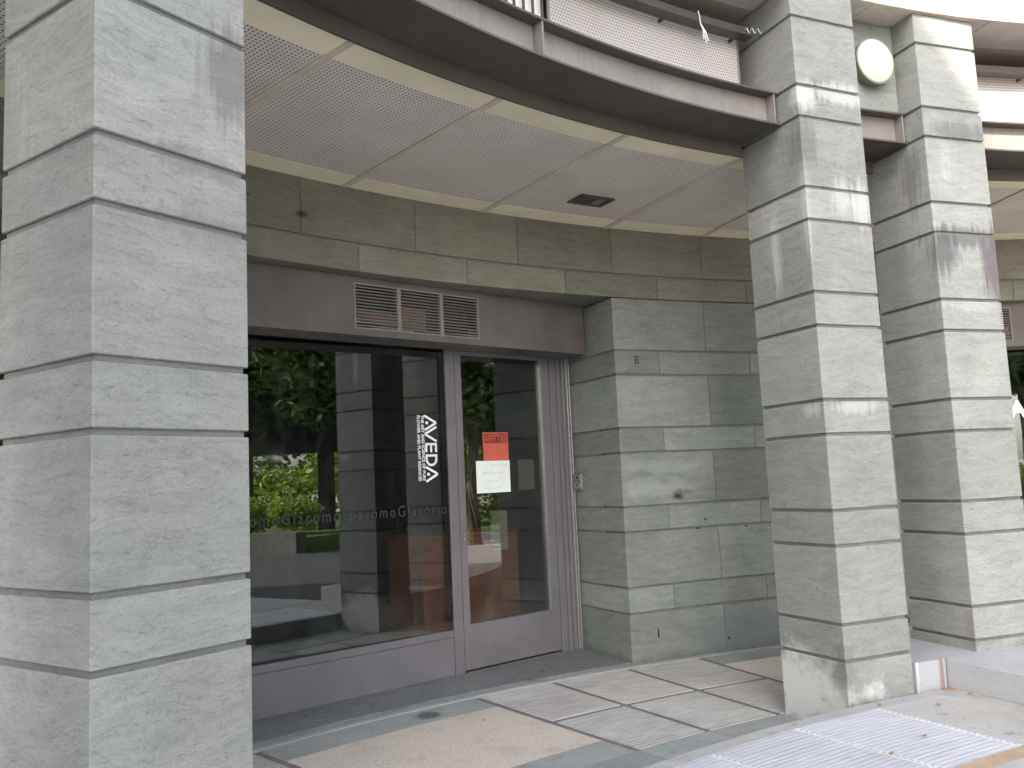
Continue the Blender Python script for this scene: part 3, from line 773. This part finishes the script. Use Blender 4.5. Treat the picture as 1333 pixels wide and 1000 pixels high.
# white string + wire
bm = bmesh.new()
s0 = P(7.555, 120.8, 2.80 + H0)
tube(bm, [P(7.550, 120.80, 2.812+H0), P(7.545, 120.78, 2.78+H0), P(7.546, 120.76, 2.75+H0), P(7.545, 120.7, 2.715+H0)], .0045, 6)
for e_ in ((120.45, 2.615), (120.30, 2.63), (120.60, 2.635)):
    tube(bm, [P(7.545, 120.7, 2.725+H0), P(7.542, (120.7 + e_[0])/2 - .02, (2.72 + e_[1])/2 + H0 + .01), P(7.545, e_[0], e_[1]+H0)], .0035, 6)
tag(obj('string', bm, M_STRING, base=s0), 'white string knotted round the balcony handrail near the middle column', 'string')
bm = bmesh.new(); pts = []
for i in range(26):
    t = i / 25; pts.append(P(7.55 - .03 * t, 117.9 - .9 * t, 2.775 + H0 + .018 * math.sin(t * 19)))
tube(bm, pts, .0028, 6)
tag(obj('tie_wire', bm, M_STEEL, base=P(7.5, 117.6, 2.77 + H0)), 'thin silver wire twisted round the rail end at the middle column', 'wire')

# hung ceiling
ceil = empty('hung_ceiling', P(8.6, 111, ZC)); tag(ceil, 'curved hung ceiling of perforated metal panels with cream borders over the arcade', 'ceiling')
js = sorted({70.7, 76.6, 83.6, 90.6, 97.6, 104.1, 110.7, 116.6, 123.6, 130.6, 137.6, 144.1, 150.7, 156.6})
for a0, a1 in zip(js, js[1:]):
    g = .28
    bm = nb(); arc(bm, 8.010, 9.287, a0 + g, a1 - .06, ZC, ZC + .012, 1.0); obj('perforated_panel', bm, M_PERF, ceil)
    bm = nb(); arc(bm, 7.816, 8.008, a0 + g, a1 - .06, ZC - .002, ZC + .012, 1.0); arc(bm, 9.289, 9.498, a0 + g, a1 - .06, ZC - .002, ZC + .012, 1.0); obj('cream_border', bm, M_CREAM, ceil)
    bm = nb(); arc(bm, 7.800, 9.497, a0, a0 + g - .02, ZC - .009, ZC + .010, 1.0); obj('joint_strip', bm, M_JSTRIP, ceil)
bm = nb(); arc(bm, 7.80, 9.9, 66, 160, ZC + .03, ZC + .05, 2.0); arc(bm, 7.77, 10.4, 66, 160, ZC + .10, ZC + .25, 2.0); obj('backing', bm, M_RUBBER, ceil)
# recessed light in the ceiling
lt = empty('recessed_light', P(8.93, 119.95, ZC)); tag(lt, 'dark square recessed light fitting in the perforated ceiling', 'ceiling light')
o0 = P(8.93, 119.95, 0); r_ = Vector((math.sin(R_(119.95)), -math.cos(R_(119.95)), 0)); ML = frame_at(o0, r_, (math.cos(R_(119.95)), math.sin(R_(119.95)), 0))
bm = nb()
for b in ((-.15, .15, -.095, -.068, ZC-.014, ZC-.001), (-.15, .15, .068, .095, ZC-.014, ZC-.001), (-.15, -.122, -.068, .068, ZC-.014, ZC-.001), (.122, .15, -.068, .068, ZC-.014, ZC-.001)): box(bm, *b, ML)
obj('frame', bm, M_METAL, lt)
bm = nb(); box(bm, -.122, .122, -.068, .068, ZC-.005, ZC-.001, ML); obj('lens', bm, M_SHUT, lt)
bm = nb(); box(bm, .03, .11, -.06, .06, ZC-.009, ZC-.0055, ML); obj('reflector', bm, M_CASING, lt)

# wall panels between paired columns above the beam + lamp
for (a0, a1) in ((108.95, 113.13), (149.08, 153.25)):
    bm = nb(); arc(bm, 7.468, 7.70, a0, a1, 2.325 + H0, ZT - .003, 1.0, bevel=0)
    o = obj('stone_infill_panel', bm, M_WALL, base=P(7.58, (a0+a1)/2, 2.33+H0))
    tag(o, 'grey stone panel behind the round wall lamp, between the paired columns' if a0 < 120 else 'grey stone panel between the paired columns left of the nearest column', 'stone panel')
n_ = Vector((-math.cos(R_(110.75)), -math.sin(R_(110.75)), 0)); lo = P(7.468, 110.75, 2.645 + H0)
ML = frame_at(lo, Vector((0, 0, 1)).cross(n_), (0, 0, 1))
lamp = empty('bulkhead_lamp', lo); tag(lamp, 'round opal bulkhead lamp on the stone panel between the two right columns', 'wall lamp')
bm = bmesh.new(); cyl(bm, ML, .140, .150, 0, .065); cyl(bm, ML, .158, .158, .065, .082); obj('casing', bm, M_CASING, lamp)
bm = bmesh.new()
seg = 48; prev = None
for i in range(7):
    t = i / 6 * math.pi / 2; r = .146 * math.cos(t); z = .082 + .030 * math.sin(t)
    if i == 6: top = bm.verts.new(ML @ Vector((0, 0, z))); [bm.faces.new((prev[j], prev[(j+1)%seg], top)) for j in range(seg)]; break
    ring = [bm.verts.new(ML @ Vector((r*math.cos(2*math.pi*j/seg), r*math.sin(2*math.pi*j/seg), z))) for j in range(seg)]
    if prev:
        for j in range(seg): bm.faces.new((prev[j], prev[(j+1)%seg], ring[(j+1)%seg], ring[j]))
    prev = ring
obj('opal_lens', bm, M_OPAL, lamp, smooth=True)

# upper stone band, its soffit, balcony slab and rear wall
band = empty('upper_storey', P(7.6, 111, ZT)); tag(band, 'pale stained stone storey band above the columns, sunlit at the top right corner', 'upper storey')
bm = nb()
for i in range(12):
    a0 = 66 + i * 7.6; arc(bm, 7.245, 7.60, a0 + .015, a0 + 7.6 - .015, ZT + .002, ZT + 1.25, 1.2, bevel=.003)
obj('stone_band', bm, M_BAND, band)
bm = nb()
for a0, a1 in zip(js, js[1:]): arc(bm, 7.603, 9.80, a0 + .04, a1 - .04, ZT + .004, ZT + .10, 1.2)
obj('soffit', bm, M_SOFFIT, band)
bm = nb(); arc(bm, 7.61, 10.4, 66, 158, ZT + .11, ZT + .30, 2); obj('slab', bm, M_JOINT, band)
bm = nb(); arc(bm, 9.5, 9.8, 66, 158, ZC + .26, ZT, 1.4); obj('rear_wall', bm, M_SOFFIT, band)

# ------------------------------------------------------------------ floors
def struct(name, bm, m): return tag(obj(name, bm, m), kind='structure')
bm = nb(); bmesh.ops.create_grid(bm, x_segments=4, y_segments=4, size=1500, matrix=Matrix.Translation((0, 0, -.06))); struct('ground', bm, M_GROUND)
RAD = [157.2, 153.3, 149.3, 145.4, 141.3, 137.2, 135.15, 125.25, 121.3, 117.2, 113.05, 103.2, 99.2]
bmr, bms, bma, bmg, bmj = nb(), nb(), nb(), nb(), nb()
w2 = .17
for a1, a0 in zip([157.4, 153.3, 149.3, 145.4, 141.3, 135.15, 125.35, 121.35, 117.2, 113.1, 103.2, 99.2, 95.2, 91.0], [153.3, 149.3, 145.4, 141.3, 135.15, 125.35, 121.35, 117.2, 113.1, 103.2, 99.2, 95.2, 91.0, 81.0]):
    if a1 - a0 > 9:
        arc(bma, 8.075, 9.13, a0 + w2, a1 - w2, -.04, 0.0, 1.0)
        arc(bmg, 7.80, 8.070, a0 + w2, a1 - w2, -.04, 0.001, 1.0); arc(bmg, 9.135, 9.425, a0 + w2, a1 - w2, -.04, 0.001, 1.0)
    else:
        arc(bmr, 7.815, 8.555, a0 + w2, a1 - w2, -.04, 0.0, 1.0); arc(bmr, 8.605, 9.425, a0 + w2, a1 - w2, -.04, 0.0, 1.0)
    for q in ((7.43, 7.795),): arc(bmg, q[0], q[1], a0 + .03, a1 - .03, -.04, .0015, 1.0)
arc(bmg, 7.20, 7.425, 80, 158, -.04, .001, 1.0)
arc(bms, 7.2, 9.5, 80, 158, -.05, -.005, 1.0)                       # dark bedding shows in the joints
struct('arcade_tiles', bmr, M_RIB); struct('arcade_aggregate_panels', bma, M_AGG); struct('arcade_border_slabs', bmg, M_GREEN); struct('arcade_floor', bms, M_DSTRIP := stone('dark_strip', (.21, .21, .215), (.15, .15, .155), (1, 1, 1), (), streak=.3))
bm = nb()
for a1, a0 in ((145.3, 137), (137, 122.85), (122.85, 116.7)): arc(bm, 9.50, 10.6, a0 + .012, a1 - .012, -.04, .03, 1.0, bevel=.003)
struct('threshold_slabs', bm, M_THR)
bm = nb(); arc(bm, 9.432, 9.498, 116.0, 146.0, -.04, .012, 1.0, bevel=.004); arc(bm, 9.432, 9.498, 105.4, 115.98, -.04, .004, 1.0); struct('arcade_kerb', bm, M_KERB := stone('kerb_stone', (.36, .375, .375), (.27, .285, .285), (1, 1, 1), (), streak=.4))
# courtyard paving
bm = nb(); arc(bm, .02, 6.19, 111.4, 300, -.05, .168, 2.0);  arc(bm, 7.105, 7.2, 111.3, 300, -.05, .170, 1.0); struct('courtyard_paving', bm, M_PLAINSLAB)
bm = nb(); arc(bm, .02, 7.2, 300, 399.9, -.05, .168, 2.0); arc(bm, .02, 6.19, 40, 111.3, -.05, .168, 2.0); struct('dark_slate_paving', bm, M_SLATE := stone('dark_slate', (.085, .09, .10), (.05, .052, .058), (1, 1, 1), (), rough=.85))
bm = nb(); bmn = nb()
angs = [111.45, 116.85, 121.85, 126.8, 131.8, 136.8, 141.8, 146.8, 151.8, 156.8, 161.8, 166.8, 171.8, 176.8, 181.8, 190, 200, 220, 240, 260, 280, 300]
for a0, a1 in zip(angs[1:], angs[2:]): arc(bm, 6.29, 7.10, a0 + .13, a1 - .13, -.05, .170, 1.0)
struct('ribbed_paving', bm, M_GRATE)
bm = nb(); arc(bm, 6.29, 7.10, 111.3, 116.72, -.05, .170, 1.0); struct('plain_paving', bm, M_PLAINSLAB)
bm = nb(); arc(bm, 6.195, 6.285, 111.3, 300, -.05, .170, 1.0); struct('tan_paving_band', bm, M_TAN)
bm = nb()
for a in angs[1:]:
    arc(bm, 6.29, 7.10, a - .125, a - .03, -.05, .1715, 1.0); arc(bm, 6.29, 7.10, a + .03, a + .125, -.05, .1715, 1.0)
struct('paving_edge_strips', bm, M_EDGE := plain('pale_edge', (.66, .66, .69), .6, .1, 6))
bm = nb()
for a in angs[1:6]:
    R0 = 6.31
    while R0 < 7.09:
        arc(bm, R0, R0 + .014, a - .026, a + .026, .1, .1725, 1.0); R0 += .034
struct('paving_slot_row', bm, M_SLOT := plain('slot_shadow_grit', (.24, .235, .24), .9, .3, 30))
bm = nb(); arc(bm, 6.2, 7.232, 40, 111.25, -.05, .33, 1.5, bevel=.004); arc(bm, 7.236, 7.82, 60, 113.1, -.05, .329, 1.0)
struct('raised_platform', bm, M_PLAT)
# dry leaves
lp = [(7.13, 116.45, 'dry leaf lying on the pale paving at the foot of the middle column'), (7.02, 111.75, 'curled brown leaf in the corner below the platform step'),
      (6.95, 114.4, 'small dry leaf on the plain slab between column and step'), (6.62, 118.9, 'single dry leaf on the ribbed courtyard paving'), (8.9, 127.2, 'reddish leaf fragment on the pink aggregate panel by the shop'),
      (6.55, 121.85, 'pinkish leaf in the slotted paving joint')]
for (R0, a, lab) in lp:
    bm = bmesh.new(); zf = .1725 if R0 < 7.2 else .001
    o0 = P(R0, a, zf); n0 = 8; rr = random.Random(int(a * 10)); s_ = .014 if R0 < 8 else .010
    th0 = rr.uniform(0, 6); top = []
    for i in range(n0):
        t = 2 * math.pi * i / n0; r = s_ * (1 if i % 2 else .6) * rr.uniform(.8, 1.2)
        top.append(bm.verts.new(o0 + Vector((math.cos(t + th0) * r * 1.4, math.sin(t + th0) * r, .003 + rr.uniform(0, .010)))))
    c0 = bm.verts.new(o0 + Vector((0, 0, .004)))
    for i in range(n0): bm.faces.new((top[i], top[(i+1)%n0], c0))
    tag(obj('dry_leaf', bm, M_LEAFDRY, base=o0), lab, 'leaf', 'dry leaves on the paving')

# ------------------------------------------------------------------ trees, shrubs, far side of the courtyard (seen in the glass)
def leaves(bm, n_, centres, size, rs):
    lay = bm.faces.layers.float['rnd']
    for _ in range(n_):
        c, r = rs.choice(centres)
        while True:
            d = Vector((rs.uniform(-1,1), rs.uniform(-1,1), rs.uniform(-1,1)))
            if .35 < d.length < 1: break
        p = c + Vector((d.x * r[0], d.y * r[0], d.z * r[1]))
        u = Vector((rs.gauss(0,1), rs.gauss(0,1), rs.gauss(0,.5))).normalized()
        v = u.cross(Vector((rs.gauss(0,1), rs.gauss(0,1), rs.gauss(0,1)))).normalized()
        s = size * rs.uniform(.6, 1.3)
        f = bm.faces.new([bm.verts.new(q) for q in (p - u*s, p + v*s*.45, p + u*s, p - v*s*.45)])
        f[lay] = rs.random()
def tree(name, x, y, zb, h, rad, n_, label, mat=M_LEAF, seed=1, trunk=.35, ls=.16):
    rs = random.Random(seed); root = empty(name, (x, y, zb)); tag(root, label, 'tree', 'trees round the courtyard')
    bm = bmesh.new(); th = h * trunk
    tube(bm, [(x, y, zb), (x + .05, y, zb + th * .5), (x, y + .08, zb + th), (x + .1, y, zb + h * .75)], [.22, .16, .13, .04], 10)
    for i in range(7):
        a = rs.uniform(0, 6.28); z0 = zb + th * rs.uniform(.8, 1.3)
        tube(bm, [(x, y, z0), (x + math.cos(a) * rad * .4, y + math.sin(a) * rad * .4, z0 + h * .15), (x + math.cos(a) * rad * .75, y + math.sin(a) * rad * .75, z0 + h * .25)], [.08, .05, .02], 6)
    obj('trunk', bm, M_BARK, root)
    cs = []
    for i in range(26):
        a = rs.uniform(0, 6.28); q = rad * math.sqrt(rs.random()) * .8; zz = zb + h * rs.uniform(trunk + .05, .93)
        k = 1 - abs((zz - zb) / h - .62) * 1.1
        cs.append((Vector((x + math.cos(a) * q * k, y + math.sin(a) * q * k, zz)), (rad * rs.uniform(.28, .45), rad * rs.uniform(.2, .32))))
    bm = nb(); leaves(bm, n_, cs, ls, rs); obj('crown', bm, mat, root)
    return root
tree('broadleaf_tree', 13.5, 4.4, -.06, 8.5, 2.3, 8000, 'dark leafy tree beyond the courtyard reflected at the left side of the door glass', seed=3)
tree('broadleaf_tree', 15.0, .2, -.06, 9.5, 3.3, 12000, 'tall dark tree beyond the courtyard reflected high in the large pane', seed=5)
tree('broadleaf_tree', 14.5, -5.2, -.06, 9.0, 3.4, 11000, 'broad tree right of the tall dark one, reflected at the left edge of the glass', seed=8)
tree('broadleaf_tree', 20.0, 4.8, -.06, 6.0, 2.0, 5000, 'smaller tree in front of the orange house, reflected in the door glass', seed=11)
def shrub(x, y, zb, r, h, n_, label, seed, mat=M_LEAFY, ls=.055):
    rs = random.Random(seed); bm = nb(); cs = []
    for i in range(12):
        a = rs.uniform(0, 6.28); q = r * rs.random() * .7
        cs.append((Vector((x + math.cos(a)*q, y + math.sin(a)*q, zb + h * rs.uniform(.3, .8))), (r * .4, h * .25)))
    leaves(bm, n_, cs, ls, rs); tag(obj('shrub', bm, mat, base=(x, y, zb)), label, 'shrub', 'shrubs of the courtyard bed')
# planting bed wall on the far side of the platform
bm = nb(); arc(bm, 5.6, 5.9, -60, 22, .15, .62, 1.5, bevel=.01); tag(obj('planter_wall', bm, M_JOINT, base=P(5.75, -20, .2)), 'low dark grey planter wall on the far side of the courtyard, reflected in the glass', 'wall')
bm = nb(); arc(bm, 5.9, 8.6, -60, 22, .1, .5, 2); struct('planting_bed', bm, M_GRASS)
for i, (a, R0) in enumerate(((-34, 6.7), (-25, 6.9), (-17, 6.6), (-8, 7.0), (1, 6.7), (10, 6.9))):
    q = P(R0, a); shrub(q.x, q.y, .45, .8, .9, 2600, 'sunlit green shrub %s in the courtyard bed, reflected in the shop glass' % ('farthest right', 'second from the right', 'third from the right', 'third from the left', 'second from the left', 'farthest left')[i], 20 + i)
# dark passage piers with bright garden beyond
for i, (x, y) in enumerate(((17.5, -4.2), (17.5, -1.6), (17.5, -.35), (17.5, 1.5))):
    bm = nb(); box(bm, x - .2, x + .2, y - .18, y + .18, -.06, 2.595, bevel=.01)
    tag(obj('passage_pier', bm, M_INT, base=(x, y, 0)), 'dark passage pier %s, beyond the courtyard trees, reflected in the glass' % ('farthest right', 'second from the right', 'second from the left', 'farthest left')[i], 'pier', 'dark piers of the passage')
bm = nb(); box(bm, 17.3, 17.9, -5.5, 2.2, 2.6, 4.6); tag(obj('passage_roof', bm, M_INT, base=(18, -2, 2.3)), 'flat grey roof over the dark passage piers', 'roof')
bm = nb(); bmesh.ops.create_grid(bm, x_segments=2, y_segments=2, size=14, matrix=Matrix.Translation((34, -6, -.05))); struct('lawn', bm, M_GRASS)
bm = nb(); rs = random.Random(4)
leaves(bm, 9000, [(Vector((24 + rs.uniform(-1,1), -12 + i * 1.2, .9 + rs.uniform(0,1.5))), (1.3, 1.2)) for i in range(14)], .16, rs)
tag(obj('hedge', bm, M_LEAFY, base=(24, -4, 0)), 'bright sunlit hedge seen between the dark passage piers', 'hedge')
bm = nb(); rs = random.Random(9)
leaves(bm, 16000, [(Vector((33 + rs.uniform(0, 5), -30 + i * 1.7, rs.uniform(2.5, 9))), (2.8, 2.4)) for i in range(19)] + [(Vector((35 + rs.uniform(0, 5), -30 + i * 1.7, rs.uniform(8, 13))), (2.8, 2.4)) for i in range(19)], .42, rs)
tag(obj('woodland', bm, M_LEAF, base=(36, -14, 0)), 'dark mass of distant trees beyond the lawn, reflected in the glass', 'woodland', kind='stuff')
# orange house
def house(x, y, w, d, h, rz, m, label):
    root = empty('house', (x, y, -.06), rz); M = Matrix.Translation((x, y, -.06)) @ Matrix.Rotation(rz, 4, 'Z'); tag(root, label, 'house')
    bm = nb(); box(bm, -w/2, w/2, 0, d, 0, h, M); obj('wall', bm, m, root)
    bm = nb(); box(bm, -w/2 - .5, w/2 + .5, -.5, d + .5, h, h + .35, M); obj('roof', bm, M_PLAST, root)
    nx = int(w / 2.6)
    for fl in range(int(h / 3.1)):
        for i in range(nx):
            xx = -w/2 + (i + .5) * w / nx; z = .9 + fl * 3.1
            bm = nb(); box(bm, xx - .62, xx + .62, -.06, -.003, z - .08, z + 1.68, M); f = obj('window', bm, M_WFRAME, root)
            bm = nb(); box(bm, xx - .5, xx + .5, -.075, -.062, z, z + 1.6, M); obj('pane', bm, M_SHUT, f)
    return root
house(38, 5.5, 14, 9, 12.4, R_(-82), M_ORANGE, 'orange plastered house beyond the trees, reflected in the door glass')
# neighbour behind the viewer: added out of view, its steep roof shaped to cut the sun
def sun_blocker():
    e = Vector((.9536, -.3011, 0)); f = Vector((.3011, .9536, 0))
    root = empty('added_sun_blocker', e * -1.5 + f * -15 + Vector((0, 0, -.06)), math.atan2(e.y, e.x)); tag(root, 'tall grey building added unseen behind the viewer, its steep roof shaped to shade the courtyard', 'building')
    def prism(prof, t0, t1):
        bm = nb(); A = [bm.verts.new(e * l + f * t0 + Vector((0, 0, z))) for l, z in prof]; B = [bm.verts.new(e * l + f * t1 + Vector((0, 0, z))) for l, z in prof]
        n0 = len(prof); bm.faces.new(A); bm.faces.new(B[::-1])
        for i in range(n0): bm.faces.new((A[i], A[(i+1)%n0], B[(i+1)%n0], B[i]))
        bmesh.ops.recalc_face_normals(bm, faces=bm.faces); return bm
    obj('wall', prism([(-7, -.06), (3.0, -.06), (3.0, 13.0), (-7, 13.0)], -22, -14), M_PLAST, root)
    obj('roof', prism([(-7.4, 13.003), (3.35, 13.003), (3.35, 13.05), (.24, 16.93), (-4.5, 16.93)], -22.3, -13.8), M_JOINT, root)
    for fl in range(4):
        for i in range(4):
            l = -5.6 + i * 2.5; z = .9 + fl * 3.1; M = frame_at(e * l + f * -14, e, f)
            bm = nb(); box(bm, -.6, .6, .003, .05, z - .08, z + 1.7, M); fr = obj('window', bm, M_WFRAME, root)
            bm = nb(); box(bm, -.5, .5, .052, .065, z, z + 1.6, M); obj('pane', bm, M_SHUT, fr)
sun_blocker()
# parked car seen in the glass
car = empty('parked_car', (27, 4.2, -.06), R_(95)); tag(car, 'white parked car in front of the orange house, reflected in the door glass', 'car')
Mc = Matrix.Translation((27, 4.2, -.06)) @ Matrix.Rotation(R_(95), 4, 'Z')
bm = bmesh.new(); prof = [(-2.1, .35), (2.05, .35), (2.15, .75), (1.25, .92), (.65, 1.42), (-1.2, 1.46), (-1.9, 1.0), (-2.15, .9)]
A_ = [bm.verts.new(Mc @ Vector((x, -.85, z))) for x, z in prof]; B_ = [bm.verts.new(Mc @ Vector((x, .85, z))) for x, z in prof]
bm.faces.new(A_); bm.faces.new(B_[::-1])
for i in range(8): bm.faces.new((A_[i], B_[i], B_[(i+1)%8], A_[(i+1)%8]))
bmesh.ops.recalc_face_normals(bm, faces=bm.faces); bmesh.ops.bevel(bm, geom=list(bm.edges), offset=.07, segments=2, affect='EDGES'); obj('body', bm, M_CAR, car)
bm = nb(); box(bm, -1.05, .55, -.90, .90, .98, 1.34, Mc, bevel=.02); obj('side_windows', bm, M_SHUT, car)
for sx in (-1.35, 1.35):
    for sy in (-.78, .78):
        bm = bmesh.new(); cyl(bm, Mc @ Matrix.Translation((sx, sy - .1, .33)) @ Matrix.Rotation(R_(-90), 4, 'X'), .33, .33, 0, .2, 24); obj('wheel', bm, M_TYRE, car)

# second shopfront at the right: same build with its own lettering
def copy_tree(o, parent=None, inner=None):
    c = o.copy(); COL.objects.link(c); c.parent = parent
    for ch in [x for x in list(bpy.data.objects) if x.parent == o and x.name.split('.')[0] not in ('white_lettering', 'small_lettering', 'grey_lettering_band')]: copy_tree(ch, c)
    return c
o2, M2 = shopframe(91.0)
s2 = copy_tree(SF1); s2.location = (o2.x, o2.y, 0); s2.rotation_euler = (0, 0, math.atan2(M2[1][0], M2[0][0]) - TURN)
s2.scale = (-1, 1, 1)
tag(s2, 'brown shopfront at the right edge with one large white letter A on its glass', 'shopfront')
gp2 = [c for c in s2.children if c.name.startswith('glass_pane')][0] if s2.children else None
Mt = frame_at(M2 @ Vector((-.055, .0085, .405 + H0)), M2.to_3x3() @ Vector((1, 0, 0)), (0, 0, 1))
t = text_bm('A', .225, Mt, ext=.001, bold=.008)
gp2m = bpy.data.objects.new('x', None)
def abs_mat(o):
    m = Matrix.Translation(o.location) @ o.rotation_euler.to_matrix().to_4x4() @ Matrix.Diagonal((*o.scale, 1))
    return abs_mat(o.parent) @ m if o.parent else m
if gp2 is None:
    gp2 = s2
t.transform(abs_mat(gp2).inverted()); me = bpy.data.meshes.new('white_letter'); t.to_mesh(me); t.free(); me.materials.append(M_VINYL)
wl = bpy.data.objects.new('white_letter', me); COL.objects.link(wl); wl.parent = gp2
bpy.data.objects.remove(gp2m)

# ------------------------------------------------------------------ light
SUN_EL = 30.0; SUN_AZ = Vector((-.30, -.95, 0)).normalized()
world = bpy.data.worlds.new('World'); sc.world = world; world.use_nodes = True
wn, wl_ = world.node_tree.nodes, world.node_tree.links; wn.clear()
sky = wn.new('ShaderNodeTexSky'); sky.sky_type = 'NISHITA'; sky.sun_disc = False
sky.sun_elevation = R_(SUN_EL); sky.sun_rotation = math.atan2(SUN_AZ.x, SUN_AZ.y); sky.air_density = 1.0; sky.dust_density = 2.5; sky.ozone_density = 1.0
hs = wn.new('ShaderNodeHueSaturation'); hs.inputs['Saturation'].default_value = .42
bg = wn.new('ShaderNodeBackground'); bg.inputs['Strength'].default_value = .15
wo = wn.new('ShaderNodeOutputWorld')
wl_.new(sky.outputs[0], hs.inputs['Color']); wl_.new(hs.outputs[0], bg.inputs[0]); wl_.new(bg.outputs[0], wo.inputs[0])
sd = bpy.data.lights.new('sun', 'SUN'); sd.energy = 3.0; sd.angle = R_(.55); sd.color = (1, .86, .68)
so = bpy.data.objects.new('sun', sd); COL.objects.link(so)
tos = Vector((SUN_AZ.x * math.cos(R_(SUN_EL)), SUN_AZ.y * math.cos(R_(SUN_EL)), math.sin(R_(SUN_EL))))
so.rotation_euler = (-tos).to_track_quat('-Z', 'Y').to_euler(); so.location = tos * 30

# ------------------------------------------------------------------ camera
pit, rol = .11065, -.04553
r0, u0, f0 = Vector((1, 0, 0)), Vector((0, -math.sin(pit), math.cos(pit))), Vector((0, math.cos(pit), math.sin(pit)))
cr = r0 * math.cos(rol) + u0 * math.sin(rol); cu_ = -r0 * math.sin(rol) + u0 * math.cos(rol)
cd = bpy.data.cameras.new('camera'); cam = bpy.data.objects.new('camera', cd); COL.objects.link(cam)
cam.matrix_world = Matrix(((cr.x, cu_.x, -f0.x, 0), (cr.y, cu_.y, -f0.y, 0), (cr.z, cu_.z, -f0.z, H0), (0, 0, 0, 1)))
cd.sensor_width = 36; cd.lens = 1135.3 / 1333 * 36; cd.clip_start = .05; cd.clip_end = 4000
sc.camera = cam
sc.view_settings.view_transform = 'Standard'; sc.view_settings.look = 'None'
sc.view_settings.exposure = 2.2; sc.view_settings.gamma = 1.0
